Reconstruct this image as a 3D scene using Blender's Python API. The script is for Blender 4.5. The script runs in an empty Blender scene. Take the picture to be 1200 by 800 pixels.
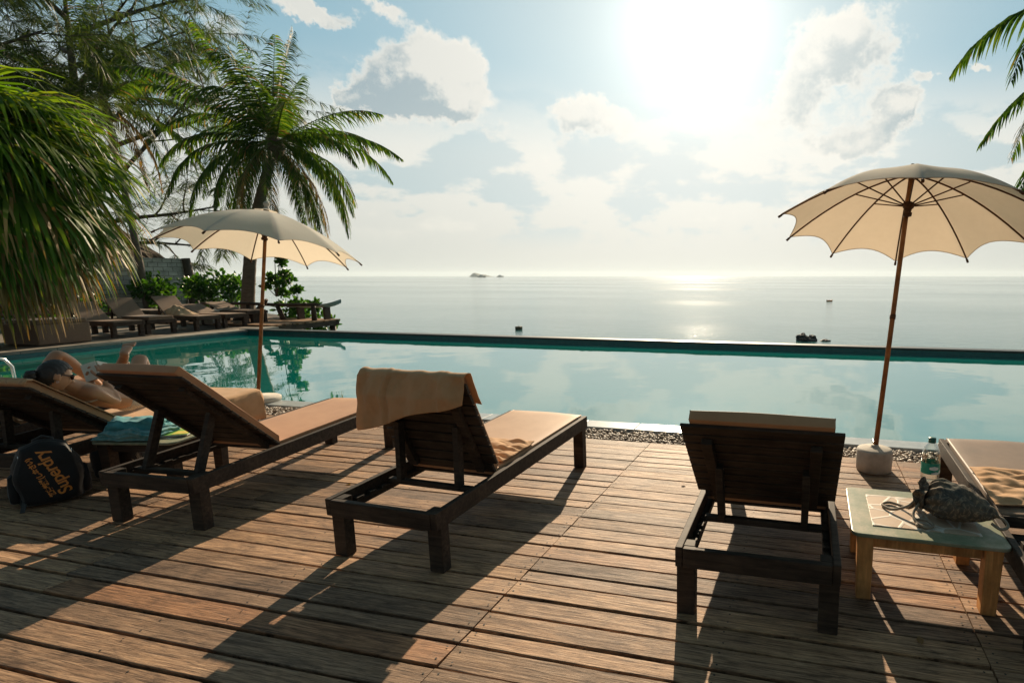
import bpy, bmesh, math, random
from mathutils import Vector, Matrix, noise
random.seed(7)
R = math.radians
PI = math.pi
scene = bpy.context.scene
COL = scene.collection

# ------------------------------------------------------------------ helpers
def V(*a): return Vector(a)

def link(name, bm, mats, parent=None, smooth=False, bevel=0, world=None):
    me = bpy.data.meshes.new(name)
    bmesh.ops.recalc_face_normals(bm, faces=bm.faces)
    bm.to_mesh(me); bm.free()
    if not isinstance(mats, (list, tuple)): mats = [mats]
    for m in mats: me.materials.append(m)
    if smooth:
        for p in me.polygons: p.use_smooth = True
    o = bpy.data.objects.new(name, me)
    COL.objects.link(o)
    if parent: o.parent = parent
    if world is not None: o.matrix_world = world
    if bevel:
        b = o.modifiers.new('Bevel', 'BEVEL'); b.width = bevel; b.segments = 2; b.limit_method = 'ANGLE'
    return o

def raw(name, verts, faces, mats, parent=None, smooth=False, midx=None):
    me = bpy.data.meshes.new(name)
    me.from_pydata([tuple(v) for v in verts], [], faces)
    if not isinstance(mats, (list, tuple)): mats = [mats]
    for m in mats: me.materials.append(m)
    if midx: me.polygons.foreach_set('material_index', midx)
    if smooth: me.polygons.foreach_set('use_smooth', [True]*len(me.polygons))
    me.update()
    o = bpy.data.objects.new(name, me); COL.objects.link(o)
    if parent: o.parent = parent
    return o

def tag(o, label=None, cat=None, group=None, kind=None):
    if label: o['label'] = label
    if cat: o['category'] = cat
    if group: o['group'] = group
    if kind: o['kind'] = kind
    return o

def empty(name, loc=(0, 0, 0), rz=0, label=None, cat=None, group=None):
    o = bpy.data.objects.new(name, None); COL.objects.link(o)
    o.empty_display_size = .1
    o.location = loc; o.rotation_euler = (0, 0, rz)
    return tag(o, label, cat, group)

def copy_tree(o, parent=None):
    c = o.copy(); COL.objects.link(c)
    if parent: c.parent = parent
    for ch in [x for x in bpy.data.objects if x.parent == o]:
        copy_tree(ch, c)
    return c

def box(bm, c, s, M=None, mi=0):
    """box centre c size s, optional matrix"""
    vs = []
    for x in (-.5, .5):
        for y in (-.5, .5):
            for z in (-.5, .5):
                v = Vector((c[0]+x*s[0], c[1]+y*s[1], c[2]+z*s[2]))
                vs.append(bm.verts.new(M @ v if M else v))
    for f in ((0,1,3,2),(4,6,7,5),(0,4,5,1),(2,3,7,6),(0,2,6,4),(1,5,7,3)):
        fc = bm.faces.new([vs[i] for i in f]); fc.material_index = mi
    return vs

def bar(bm, a, b, w, h, up=(0, 0, 1), mi=0, taper=1):
    a = Vector(a); b = Vector(b); d = (b-a).normalized(); up = Vector(up)
    s = d.cross(up)
    if s.length < 1e-4: s = d.cross(Vector((0, 1, 0)))
    s.normalize(); u = s.cross(d).normalized()
    vs = []
    for p, k in ((a, 1), (b, taper)):
        for sx, sz in ((-1,-1),(1,-1),(1,1),(-1,1)):
            vs.append(bm.verts.new(p + s*sx*w/2*k + u*sz*h/2*k))
    for f in ((0,1,2,3),(7,6,5,4),(0,4,5,1),(1,5,6,2),(2,6,7,3),(3,7,4,0)):
        fc = bm.faces.new([vs[i] for i in f]); fc.material_index = mi

def tube(bm, pts, rad, n=8, mi=0, cap=True):
    pts = [Vector(p) for p in pts]
    if not isinstance(rad, (list, tuple)): rad = [rad]*len(pts)
    rings = []; prev = None
    for i, p in enumerate(pts):
        if i == 0: d = pts[1]-p
        elif i == len(pts)-1: d = p-pts[i-1]
        else: d = pts[i+1]-pts[i-1]
        d.normalize()
        if prev is None:
            r = d.cross(Vector((0, 0, 1)))
            if r.length < .05: r = d.cross(Vector((0, 1, 0)))
        else:
            r = prev - d*prev.dot(d)
        r.normalize(); prev = r
        u = d.cross(r)
        rings.append([bm.verts.new(p+(r*math.cos(2*PI*k/n)+u*math.sin(2*PI*k/n))*rad[i]) for k in range(n)])
    for i in range(len(rings)-1):
        for k in range(n):
            f = bm.faces.new((rings[i][k], rings[i][(k+1) % n], rings[i+1][(k+1) % n], rings[i+1][k])); f.material_index = mi; f.smooth = True
    if cap:
        for rg in (rings[0], rings[-1]):
            f = bm.faces.new(rg); f.material_index = mi

def lathe(bm, prof, n=24, c=(0, 0, 0), mi=0, M=None):
    rings = []
    for r, z in prof:
        ring = []
        for k in range(n):
            v = Vector((c[0]+r*math.cos(2*PI*k/n), c[1]+r*math.sin(2*PI*k/n), c[2]+z))
            ring.append(bm.verts.new(M @ v if M else v))
        rings.append(ring)
    for i in range(len(rings)-1):
        for k in range(n):
            f = bm.faces.new((rings[i][k], rings[i][(k+1) % n], rings[i+1][(k+1) % n], rings[i+1][k])); f.material_index = mi; f.smooth = True
    for rg in (rings[0], rings[-1]):
        try:
            f = bm.faces.new(rg); f.material_index = mi
        except ValueError: pass

def grid(name, nu, nv, fn, mat, parent=None, solid=0.0, smooth=True, sub=0):
    vs = [fn(i/(nu-1), j/(nv-1)) for j in range(nv) for i in range(nu)]
    fs = [(j*nu+i, j*nu+i+1, (j+1)*nu+i+1, (j+1)*nu+i) for j in range(nv-1) for i in range(nu-1)]
    o = raw(name, vs, fs, mat, parent, smooth)
    if solid:
        m = o.modifiers.new('Solid', 'SOLIDIFY'); m.thickness = solid; m.offset = 0
    if sub:
        m = o.modifiers.new('Sub', 'SUBSURF'); m.levels = sub; m.render_levels = sub
    return o

def nz(x, y, z=0, s=1.0): return noise.noise(Vector((x*s, y*s, z*s)))

# ------------------------------------------------------------------ materials
def newmat(name):
    m = bpy.data.materials.new(name); m.use_nodes = True
    nt = m.node_tree; N = nt.nodes; L = nt.links
    b = N['Principled BSDF']
    return m, N, L, b

def ramp(N, stops, interp='LINEAR'):
    r = N.new('ShaderNodeValToRGB'); r.color_ramp.interpolation = interp
    el = r.color_ramp.elements
    while len(el) < len(stops): el.new(.5)
    for e, (p, c) in zip(el, stops): e.position = p; e.color = (*c, 1)
    return r

def noisetex(N, L, scale, detail=5, rough=.55, stretch=(1, 1, 1), coord='Object', dist=0):
    tc = N.new('ShaderNodeTexCoord'); mp = N.new('ShaderNodeMapping'); mp.inputs['Scale'].default_value = stretch
    L.new(tc.outputs[coord], mp.inputs[0])
    n = N.new('ShaderNodeTexNoise'); n.inputs['Scale'].default_value = scale
    n.inputs['Detail'].default_value = detail; n.inputs['Roughness'].default_value = rough; n.inputs['Distortion'].default_value = dist
    L.new(mp.outputs[0], n.inputs['Vector'])
    return n

def bump(N, L, src, b, strength=.3, dist=.01, prev=None):
    bp = N.new('ShaderNodeBump'); bp.inputs['Strength'].default_value = strength; bp.inputs['Distance'].default_value = dist
    L.new(src, bp.inputs['Height'])
    if prev: L.new(prev.outputs[0], bp.inputs['Normal'])
    if b: L.new(bp.outputs[0], b.inputs['Normal'])
    return bp

def simple(name, c1, c2, scale=8, rough=.6, stretch=(1, 1, 1), bmp=.2, bd=.005, spec=.5, detail=5, sheen=0):
    m, N, L, b = newmat(name)
    n = noisetex(N, L, scale, detail, .6, stretch)
    r = ramp(N, [(.3, c1), (.7, c2)]); L.new(n.outputs[0], r.inputs[0]); L.new(r.outputs[0], b.inputs['Base Color'])
    b.inputs['Roughness'].default_value = rough; b.inputs['Specular IOR Level'].default_value = spec
    if bmp: bump(N, L, n.outputs[0], b, bmp, bd)
    if sheen: b.inputs['Sheen Weight'].default_value = sheen
    return m

def wood_deck():
    m, N, L, b = newmat('weathered_deck_wood')
    geo = N.new('ShaderNodeNewGeometry')
    tc = N.new('ShaderNodeTexCoord')
    off = N.new('ShaderNodeVectorMath'); off.operation = 'SCALE'; off.inputs[0].default_value = (13, 29, 7)
    L.new(geo.outputs['Random Per Island'], off.inputs['Scale'])
    add = N.new('ShaderNodeVectorMath'); L.new(tc.outputs['Object'], add.inputs[0]); L.new(off.outputs[0], add.inputs[1])
    def nn(st, sc, det, dist=0, ro=.6):
        mp = N.new('ShaderNodeMapping'); mp.inputs['Scale'].default_value = st; L.new(add.outputs[0], mp.inputs[0])
        n = N.new('ShaderNodeTexNoise'); n.inputs['Scale'].default_value = sc; n.inputs['Detail'].default_value = det
        n.inputs['Distortion'].default_value = dist; n.inputs['Roughness'].default_value = ro
        L.new(mp.outputs[0], n.inputs[0]); return n
    grain = nn((1.6, 34, 10), 2.4, 9, .9, .68)
    fine = nn((6, 150, 20), 2.0, 4, .3, .7)
    blot = nn((1, 2.2, 1), 3.0, 8, 1.2, .68)
    r1 = ramp(N, [(.30, (.055, .033, .021)), (.41, (.19, .122, .080)), (.53, (.36, .242, .158)), (.66, (.52, .37, .255)), (.8, (.66, .51, .37))])
    L.new(grain.outputs[0], r1.inputs[0])
    r2 = ramp(N, [(.30, (.36, .33, .32)), (.45, (.85, .82, .79)), (.6, (1.08, 1.02, .95)), (.78, (1.35, 1.22, 1.06))]); L.new(blot.outputs[0], r2.inputs[0])
    mx = N.new('ShaderNodeMixRGB'); mx.blend_type = 'MULTIPLY'; mx.inputs[0].default_value = .9
    L.new(r1.outputs[0], mx.inputs[1]); L.new(r2.outputs[0], mx.inputs[2])
    r3 = ramp(N, [(0, (.56, .54, .55)), (.3, (.9, .84, .78)), (.6, (1.1, 1.0, .90)), (.85, (1.3, 1.2, 1.05)), (1, (.85, .63, .48))]); L.new(geo.outputs['Random Per Island'], r3.inputs[0])
    mx2 = N.new('ShaderNodeMixRGB'); mx2.blend_type = 'MULTIPLY'; mx2.inputs[0].default_value = .9
    L.new(mx.outputs[0], mx2.inputs[1]); L.new(r3.outputs[0], mx2.inputs[2])
    # dark cracks following the grain
    r4 = ramp(N, [(.34, (.16, .14, .13)), (.45, (1, 1, 1)), (.72, (1.25, 1.2, 1.12))]); L.new(fine.outputs[0], r4.inputs[0])
    mx3 = N.new('ShaderNodeMixRGB'); mx3.blend_type = 'MULTIPLY'; mx3.inputs[0].default_value = .92
    L.new(mx2.outputs[0], mx3.inputs[1]); L.new(r4.outputs[0], mx3.inputs[2])
    L.new(mx3.outputs[0], b.inputs['Base Color'])
    rr = ramp(N, [(.3, (.72,)*3), (.75, (.55,)*3)]); L.new(grain.outputs[0], rr.inputs[0]); L.new(rr.outputs[0], b.inputs['Roughness'])
    b.inputs['Specular IOR Level'].default_value = .30
    p = bump(N, L, grain.outputs[0], None, .55, .006)
    bump(N, L, fine.outputs[0], b, .45, .003, p)
    return m

def dark_wood(name='dark_stained_wood', c1=(.020, .016, .013), c2=(.060, .045, .034), ax=0):
    m, N, L, b = newmat(name)
    tc = N.new('ShaderNodeTexCoord')
    st = [(30, 3, 30), (3, 30, 30), (30, 30, 3)][1 if ax == 0 else (0 if ax == 1 else 2)]
    n = noisetex(N, L, 1.6, 7, .65, st, dist=.4)
    blot = noisetex(N, L, 6, 4, .6)
    r = ramp(N, [(.3, c1), (.6, c2), (.8, tuple(min(1, c*1.5) for c in c2))]); L.new(n.outputs[0], r.inputs[0])
    r2 = ramp(N, [(.35, (.7, .7, .7)), (.65, (1.25, 1.2, 1.15))]); L.new(blot.outputs[0], r2.inputs[0])
    mx = N.new('ShaderNodeMixRGB'); mx.blend_type = 'MULTIPLY'; mx.inputs[0].default_value = 1
    L.new(r.outputs[0], mx.inputs[1]); L.new(r2.outputs[0], mx.inputs[2]); L.new(mx.outputs[0], b.inputs['Base Color'])
    b.inputs['Roughness'].default_value = .66; b.inputs['Specular IOR Level'].default_value = .22
    bump(N, L, n.outputs[0], b, .4, .003)
    return m

def fabric(name, c1, c2, transl=0.0, scale=5, weave=900, rough=.85, tcol=None):
    m, N, L, b = newmat(name)
    n = noisetex(N, L, scale, 6, .6)
    r = ramp(N, [(.3, c1), (.7, c2)]); L.new(n.outputs[0], r.inputs[0]); L.new(r.outputs[0], b.inputs['Base Color'])
    b.inputs['Roughness'].default_value = rough; b.inputs['Specular IOR Level'].default_value = .25
    b.inputs['Sheen Weight'].default_value = .15
    w = noisetex(N, L, weave*.25, 2, .5); bump(N, L, w.outputs[0], b, .25, .002)
    if transl:
        t = N.new('ShaderNodeBsdfTranslucent')
        if tcol: t.inputs[0].default_value = (*tcol, 1)
        else: L.new(r.outputs[0], t.inputs[0])
        mx = N.new('ShaderNodeMixShader'); mx.inputs[0].default_value = transl
        L.new(b.outputs[0], mx.inputs[1]); L.new(t.outputs[0], mx.inputs[2])
        L.new(mx.outputs[0], N['Material Output'].inputs['Surface'])
    return m

def leafmat(name, c1, c2, c3=None, transl=.35, rough=.35, scale=1.5):
    m, N, L, b = newmat(name)
    geo = N.new('ShaderNodeNewGeometry')
    stops = [(0, c1), (.7, c2), (1, c3 or c2)]
    r = ramp(N, stops); L.new(geo.outputs['Random Per Island'], r.inputs[0])
    n = noisetex(N, L, scale, 3, .5)
    r2 = ramp(N, [(.35, (.65, .7, .7)), (.65, (1.25, 1.2, 1.0))]); L.new(n.outputs[0], r2.inputs[0])
    mx0 = N.new('ShaderNodeMixRGB'); mx0.blend_type = 'MULTIPLY'; mx0.inputs[0].default_value = 1
    L.new(r.outputs[0], mx0.inputs[1]); L.new(r2.outputs[0], mx0.inputs[2])
    L.new(mx0.outputs[0], b.inputs['Base Color']); b.inputs['Roughness'].default_value = rough
    b.inputs['Specular IOR Level'].default_value = .28
    t = N.new('ShaderNodeBsdfTranslucent')
    mc = N.new('ShaderNodeMixRGB'); mc.blend_type = 'MULTIPLY'; mc.inputs[0].default_value = 1; mc.inputs[2].default_value = (1.7, 1.6, .55, 1)
    L.new(mx0.outputs[0], mc.inputs[1]); L.new(mc.outputs[0], t.inputs[0])
    mx = N.new('ShaderNodeMixShader'); mx.inputs[0].default_value = transl
    L.new(b.outputs[0], mx.inputs[1]); L.new(t.outputs[0], mx.inputs[2])
    L.new(mx.outputs[0], N['Material Output'].inputs['Surface'])
    return m

M = {}
M['deck'] = wood_deck()
M['nail'] = simple('nail_heads', (.01, .008, .007), (.02, .015, .012), 50, .6, bmp=0)
M['dark'] = dark_wood()
M['dark_far'] = dark_wood('far_lounger_wood', (.03, .021, .016), (.075, .052, .038))
M['wicker'] = simple('woven_sling', (.17, .11, .072), (.29, .195, .135), 60, .8, (1, 6, 1), .4, .004)
M['cushion'] = fabric('tan_cushion_cover', (.40, .215, .105), (.50, .29, .155), 0, 4, rough=.6)
M['cushion_red'] = fabric('reddish_cushion_cover', (.42, .19, .085), (.52, .26, .125), 0, 4, rough=.6)
M['cushion2'] = fabric('brown_cushion_cover', (.16, .10, .06), (.24, .155, .10), 0, 4, rough=.5)
M['towel'] = fabric('sand_towel', (.56, .325, .16), (.68, .42, .23), .15, 7, rough=.95)
M['towel2'] = fabric('pale_towel', (.62, .40, .23), (.74, .52, .33), .1, 7, rough=.95)
M['teal_towel'] = fabric('teal_towel', (.03, .20, .24), (.10, .36, .38), .05, 18)
M['teal_light'] = fabric('light_teal_towel', (.25, .42, .42), (.04, .24, .27), .05, 30)
M['grey_towel'] = fabric('grey_towel', (.16, .18, .18), (.30, .31, .29), .05, 18)
M['canvas'] = fabric('umbrella_canvas', (.60, .53, .42), (.82, .75, .64), .36, 2.5, rough=.9, tcol=(.70, .57, .43))
M['canvas_l'] = fabric('umbrella_canvas_pale', (.72, .70, .63), (.88, .86, .79), .50, 2.5, rough=.9, tcol=(.74, .63, .50))
M['pole'] = dark_wood('varnished_pole', (.20, .085, .030), (.34, .155, .060), ax=2)
M['rib'] = dark_wood('umbrella_ribs', (.06, .028, .014), (.12, .060, .030))
M['concrete'] = simple('painted_concrete', (.40, .36, .30), (.55, .50, .43), 14, .8, bmp=.3)
M['coping'] = simple('wet_coping_stone', (.30, .33, .33), (.46, .48, .47), 9, .28, bmp=.15, spec=.8)
M['coping_far'] = simple('stone_coping', (.22, .20, .17), (.36, .33, .28), 5, .7, bmp=.3)
M['rim'] = simple('dark_rim_stone', (.040, .048, .046), (.085, .092, .086), 6, .45, bmp=.3)
M['paving'] = None
M['skin'] = None
M['hair'] = simple('dark_hair', (.010, .007, .005), (.035, .022, .015), 60, .4, (1, 1, 8), .5, .004)
M['black_fabric'] = fabric('black_nylon', (.006, .006, .007), (.012, .012, .013), 0, 20, rough=.6)
M['strap'] = fabric('grey_strap', (.03, .03, .03), (.05, .05, .05), 0, 20, rough=.6)
M['orange'] = simple('orange_print', (.60, .19, .02), (.70, .26, .04), 20, .45, bmp=0)
M['metal'] = simple('brushed_steel', (.55, .55, .55), (.65, .65, .65), 20, .25, bmp=0)
M['metal'].node_tree.nodes['Principled BSDF'].inputs['Metallic'].default_value = 1
M['tabletop'] = None
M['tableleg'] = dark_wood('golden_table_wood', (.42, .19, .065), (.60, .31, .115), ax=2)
M['brick'] = simple('clay_tile', (.16, .06, .035), (.28, .11, .06), 12, .75, bmp=.3)
M['ground'] = simple('dark_soil', (.018, .013, .010), (.045, .033, .024), 4, .9, bmp=.4, bd=.02)
M['stone'] = simple('sea_rock', (.018, .015, .013), (.07, .055, .045), 3, .6, bmp=.6, bd=.05)
M['trunk'] = simple('palm_bark', (.10, .075, .055), (.21, .165, .125), 6, .85, (1, 1, 6), .8, .03)
M['bark'] = simple('tree_bark', (.05, .036, .026), (.12, .09, .068), 5, .85, (1, 1, .4), .8, .03)
M['frond'] = leafmat('coconut_frond_green', (.026, .068, .010), (.06, .125, .018), (.12, .16, .026), .48, .62)
M['frond_dry'] = leafmat('dry_frond', (.15, .085, .04), (.27, .17, .085), (.34, .23, .12), .3, .6)
M['fan'] = leafmat('fan_palm_green', (.055, .130, .012), (.125, .21, .022), (.22, .26, .035), .55, .5)
M['fan_dry'] = leafmat('fan_palm_dry_tip', (.20, .10, .035), (.36, .21, .08), (.44, .30, .13), .35, .5)
M['needle'] = leafmat('casuarina_needles', (.035, .065, .025), (.065, .105, .040), (.10, .13, .06), .42, .5)
M['leaf'] = leafmat('shrub_leaf', (.025, .085, .012), (.055, .16, .02), (.10, .21, .035), .4, .35)
M['thatch'] = simple('thatch', (.055, .035, .022), (.16, .105, .065), 16, .95, (1, 1, 6), .8, .03)
M['hutwall'] = simple('bamboo_wall', (.28, .17, .08), (.42, .27, .14), 10, .8, (1, 1, 8), .4)
M['paper'] = simple('paper', (.70, .66, .56), (.80, .77, .68), 6, .8, bmp=0)
M['greenprint'] = simple('green_print', (.10, .36, .06), (.30, .50, .10), 30, .5, bmp=0)
M['yellowprint'] = simple('yellow_print', (.70, .52, .06), (.75, .62, .14), 30, .5, bmp=0)
M['blackplastic'] = simple('black_plastic', (.01, .01, .01), (.02, .02, .02), 5, .3, bmp=0)
M['amber'] = simple('amber_plastic', (.42, .14, .02), (.5, .19, .03), 5, .3, bmp=0)
M['white'] = simple('white_plastic', (.7, .7, .68), (.78, .78, .75), 5, .35, bmp=0)
M['bluegrey'] = simple('pale_blue_paint', (.22, .34, .36), (.32, .44, .45), 8, .6, bmp=.2)
M['island'] = simple('distant_island', (.05, .075, .06), (.09, .11, .08), .01, .9, bmp=0)
M['orange_hull'] = simple('orange_hull', (.95, .34, .10), (.95, .40, .14), 3, .5, bmp=0)
M['olive'] = simple('olive_float', (.05, .045, .02), (.11, .10, .05), 3, .7, bmp=0)
M['cap'] = simple('green_cap', (.005, .10, .085), (.01, .13, .11), 3, .35, bmp=0)
M['label'] = simple('bottle_label', (.0, .22, .16), (.01, .30, .22), 30, .4, bmp=0)

def skinmat():
    m, N, L, b = newmat('tanned_skin')
    n = noisetex(N, L, 9, 4, .5)
    r = ramp(N, [(.3, (.40, .20, .105)), (.7, (.50, .265, .15))]); L.new(n.outputs[0], r.inputs[0]); L.new(r.outputs[0], b.inputs['Base Color'])
    b.inputs['Roughness'].default_value = .45; b.inputs['Subsurface Weight'].default_value = .12
    b.inputs['Subsurface Radius'].default_value = (.02, .008, .004); b.inputs['Subsurface Scale'].default_value = .5
    return m
M['skin'] = skinmat()

def patterned(name, base, spot, scale=60, thr=.35, tr=0):
    m, N, L, b = newmat(name)
    tc = N.new('ShaderNodeTexCoord'); v = N.new('ShaderNodeTexVoronoi'); v.inputs['Scale'].default_value = scale
    L.new(tc.outputs['Object'], v.inputs['Vector'])
    r = ramp(N, [(thr-.06, spot), (thr, base)]); L.new(v.outputs['Distance'], r.inputs[0]); L.new(r.outputs[0], b.inputs['Base Color'])
    b.inputs['Roughness'].default_value = .85
    return m
M['dotted'] = patterned('white_dotted_cloth', (.62, .56, .48), (.20, .22, .26), 95, .33)

def paisley():
    m, N, L, b = newmat('dark_paisley_cloth')
    n = noisetex(N, L, 26, 3, .5, dist=2.2)
    n2 = noisetex(N, L, 9, 4, .6)
    r = ramp(N, [(.40, (.055, .055, .053)), (.54, (.085, .080, .072)), (.60, (.19, .165, .13)), (.64, (.09, .082, .074)), (.8, (.055, .057, .058))]); L.new(n.outputs[0], r.inputs[0])
    r2 = ramp(N, [(.35, (1.0, 1.0, .95)), (.65, (1.9, 1.45, 1.05))]); L.new(n2.outputs[0], r2.inputs[0])
    mx = N.new('ShaderNodeMixRGB'); mx.blend_type = 'MULTIPLY'; mx.inputs[0].default_value = 1
    L.new(r.outputs[0], mx.inputs[1]); L.new(r2.outputs[0], mx.inputs[2]); L.new(mx.outputs[0], b.inputs['Base Color'])
    b.inputs['Roughness'].default_value = .8; b.inputs['Specular IOR Level'].default_value = .25
    bump(N, L, n.outputs[0], b, .3, .003)
    return m
M['paisley'] = paisley()

def greentop():
    m, N, L, b = newmat('worn_green_paint')
    n = noisetex(N, L, 6, 12, .78); n2 = noisetex(N, L, 40, 4, .6, (1, .15, 1))
    r = ramp(N, [(.36, (.15, .19, .115)), (.50, (.235, .25, .16)), (.58, (.34, .31, .21)), (.70, (.46, .38, .27))]); L.new(n.outputs[0], r.inputs[0])
    L.new(r.outputs[0], b.inputs['Base Color']); b.inputs['Roughness'].default_value = .42
    bump(N, L, n2.outputs[0], b, .15, .002)
    return m
M['tabletop'] = greentop()

def inset():
    m, N, L, b = newmat('crazy_paving_tile_inset')
    tc = N.new('ShaderNodeTexCoord'); v = N.new('ShaderNodeTexVoronoi'); v.feature = 'DISTANCE_TO_EDGE'; v.inputs['Scale'].default_value = 8.5
    nn = noisetex(N, L, 8, 3); 
    L.new(tc.outputs['Object'], v.inputs['Vector'])
    r = ramp(N, [(0, (.66, .60, .52)), (.035, (.66, .60, .52)), (.06, (.50, .36, .25)), (1, (.56, .42, .30))]); L.new(v.outputs['Distance'], r.inputs[0])
    L.new(r.outputs[0], b.inputs['Base Color']); b.inputs['Roughness'].default_value = .5
    r2 = ramp(N, [(0.03, (1, 1, 1)), (.07, (.3, .3, .3))]); L.new(v.outputs['Distance'], r2.inputs[0])
    bump(N, L, r2.outputs[0], b, .4, .004)
    return m
M['inset'] = inset()

def paving():
    m, N, L, b = newmat('stone_paving')
    tc = N.new('ShaderNodeTexCoord'); br = N.new('ShaderNodeTexBrick'); br.inputs['Scale'].default_value = 1.6
    br.inputs['Color1'].default_value = (.17, .145, .115, 1); br.inputs['Color2'].default_value = (.25, .21, .165, 1); br.inputs['Mortar'].default_value = (.07, .06, .05, 1)
    br.inputs['Mortar Size'].default_value = .012
    L.new(tc.outputs['Object'], br.inputs['Vector'])
    n = noisetex(N, L, 2.2, 6); r = ramp(N, [(.3, (.6, .58, .55)), (.7, (1.25, 1.2, 1.15))]); L.new(n.outputs[0], r.inputs[0])
    mx = N.new('ShaderNodeMixRGB'); mx.blend_type = 'MULTIPLY'; mx.inputs[0].default_value = 1
    L.new(br.outputs[0], mx.inputs[1]); L.new(r.outputs[0], mx.inputs[2]); L.new(mx.outputs[0], b.inputs['Base Color'])
    b.inputs['Roughness'].default_value = .75; bump(N, L, br.outputs['Fac'], b, -.3, .01)
    return m
M['paving'] = paving()

def blockwall():
    m, N, L, b = newmat('grey_block_wall')
    tc = N.new('ShaderNodeTexCoord'); mp = N.new('ShaderNodeMapping'); mp.inputs['Rotation'].default_value = (R(90), R(90), 0)
    L.new(tc.outputs['Object'], mp.inputs[0])
    br = N.new('ShaderNodeTexBrick'); br.inputs['Scale'].default_value = 1.25
    br.inputs['Color1'].default_value = (.50, .49, .46, 1); br.inputs['Color2'].default_value = (.60, .59, .55, 1); br.inputs['Mortar'].default_value = (.22, .21, .19, 1)
    L.new(mp.outputs[0], br.inputs['Vector'])
    n = noisetex(N, L, 1.3, 8, .7, (1, 1, 3)); r = ramp(N, [(.35, (.5, .49, .47)), (.6, (1.1, 1.08, 1.03))]); L.new(n.outputs[0], r.inputs[0])
    mx = N.new('ShaderNodeMixRGB'); mx.blend_type = 'MULTIPLY'; mx.inputs[0].default_value = 1
    L.new(br.outputs[0], mx.inputs[1]); L.new(r.outputs[0], mx.inputs[2]); L.new(mx.outputs[0], b.inputs['Base Color'])
    b.inputs['Roughness'].default_value = .9; bump(N, L, n.outputs[0], b, .5, .02)
    return m
M['blockwall'] = blockwall()

def pooltile():
    m, N, L, b = newmat('teal_pool_tile')
    tc = N.new('ShaderNodeTexCoord'); br = N.new('ShaderNodeTexBrick'); br.offset = 0
    br.inputs['Scale'].default_value = 3.0; br.inputs['Brick Width'].default_value = .3; br.inputs['Row Height'].default_value = .3
    br.inputs['Color1'].default_value = (.02, .31, .285, 1); br.inputs['Color2'].default_value = (.035, .38, .35, 1); br.inputs['Mortar'].default_value = (.10, .40, .37, 1)
    br.inputs['Mortar Size'].default_value = .008
    L.new(tc.outputs['Object'], br.inputs['Vector']); L.new(br.outputs[0], b.inputs['Base Color'])
    b.inputs['Roughness'].default_value = .35
    return m
M['pooltile'] = pooltile()
M['waterline'] = simple('dark_teal_waterline_tile', (.008, .125, .135), (.014, .165, .175), 10, .25, bmp=.05)

def poolwater():
    m, N, L, b = newmat('pool_water')
    N.remove(b)
    tr = N.new('ShaderNodeBsdfTransparent'); tr.inputs[0].default_value = (.62, .93, .90, 1)
    gl = N.new('ShaderNodeBsdfGlossy'); gl.inputs['Roughness'].default_value = .012; gl.inputs[0].default_value = (1, 1, 1, 1)
    fr = N.new('ShaderNodeFresnel'); fr.inputs['IOR'].default_value = 1.85
    n1 = noisetex(N, L, 1.4, 3, .5); n2 = noisetex(N, L, .35, 2, .5)
    b1 = bump(N, L, n1.outputs[0], None, .045, .05); b2 = bump(N, L, n2.outputs[0], None, .06, .2, b1)
    L.new(b2.outputs[0], gl.inputs['Normal']); L.new(b2.outputs[0], fr.inputs['Normal'])
    df = N.new('ShaderNodeBsdfDiffuse'); df.inputs[0].default_value = (.004, .27, .235, 1)
    body = N.new('ShaderNodeMixShader'); body.inputs[0].default_value = .72; L.new(tr.outputs[0], body.inputs[1]); L.new(df.outputs[0], body.inputs[2])
    pw_ = N.new('ShaderNodeMath'); pw_.operation = 'POWER'; L.new(fr.outputs[0], pw_.inputs[0]); pw_.inputs[1].default_value = .72
    mx = N.new('ShaderNodeMixShader'); L.new(pw_.outputs[0], mx.inputs[0]); L.new(body.outputs[0], mx.inputs[1]); L.new(gl.outputs[0], mx.inputs[2])
    L.new(mx.outputs[0], N['Material Output'].inputs['Surface'])
    return m
M['poolwater'] = poolwater()

def seawater():
    m, N, L, b = newmat('calm_sea_water')
    b.inputs['Base Color'].default_value = (.04, .15, .145, 1)
    b.inputs['IOR'].default_value = 1.36; b.inputs['Specular IOR Level'].default_value = .5
    n0 = noisetex(N, L, .006, 4, .6, (1, 2.6, 1)); rr = ramp(N, [(.38, (.05,)*3), (.62, (.11,)*3)]); L.new(n0.outputs[0], rr.inputs[0]); L.new(rr.outputs[0], b.inputs['Roughness'])
    n1 = noisetex(N, L, .35, 5, .6, (1, 2.0, 1)); n2 = noisetex(N, L, 1.6, 4, .6, (1, 2.2, 1))
    b1 = bump(N, L, n1.outputs[0], None, .08, .5); bump(N, L, n2.outputs[0], b, .22, .12, b1)
    return m
M['sea'] = seawater()

def gravelmat():
    m, N, L, b = newmat('river_pebbles')
    geo = N.new('ShaderNodeNewGeometry')
    r = ramp(N, [(0, (.16, .12, .09)), (.4, (.34, .26, .19)), (.7, (.50, .41, .32)), (1, (.62, .54, .45))]); L.new(geo.outputs['Random Per Island'], r.inputs[0])
    L.new(r.outputs[0], b.inputs['Base Color']); b.inputs['Roughness'].default_value = .5
    return m
M['gravel'] = gravelmat()

# ------------------------------------------------------------------ camera
H = 1.6
YAW = R(13.7)
cam = bpy.data.cameras.new('camera'); camo = bpy.data.objects.new('camera', cam); COL.objects.link(camo)
cam.sensor_width = 36; cam.lens = 648/1200*36
cam.shift_x = (600-790)/1200; cam.shift_y = (424-400)/1200
cam.clip_end = 60000; cam.clip_start = .05
camo.location = (0, 0, H); camo.rotation_euler = (R(90-8.859), 0, YAW)
scene.camera = camo

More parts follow.
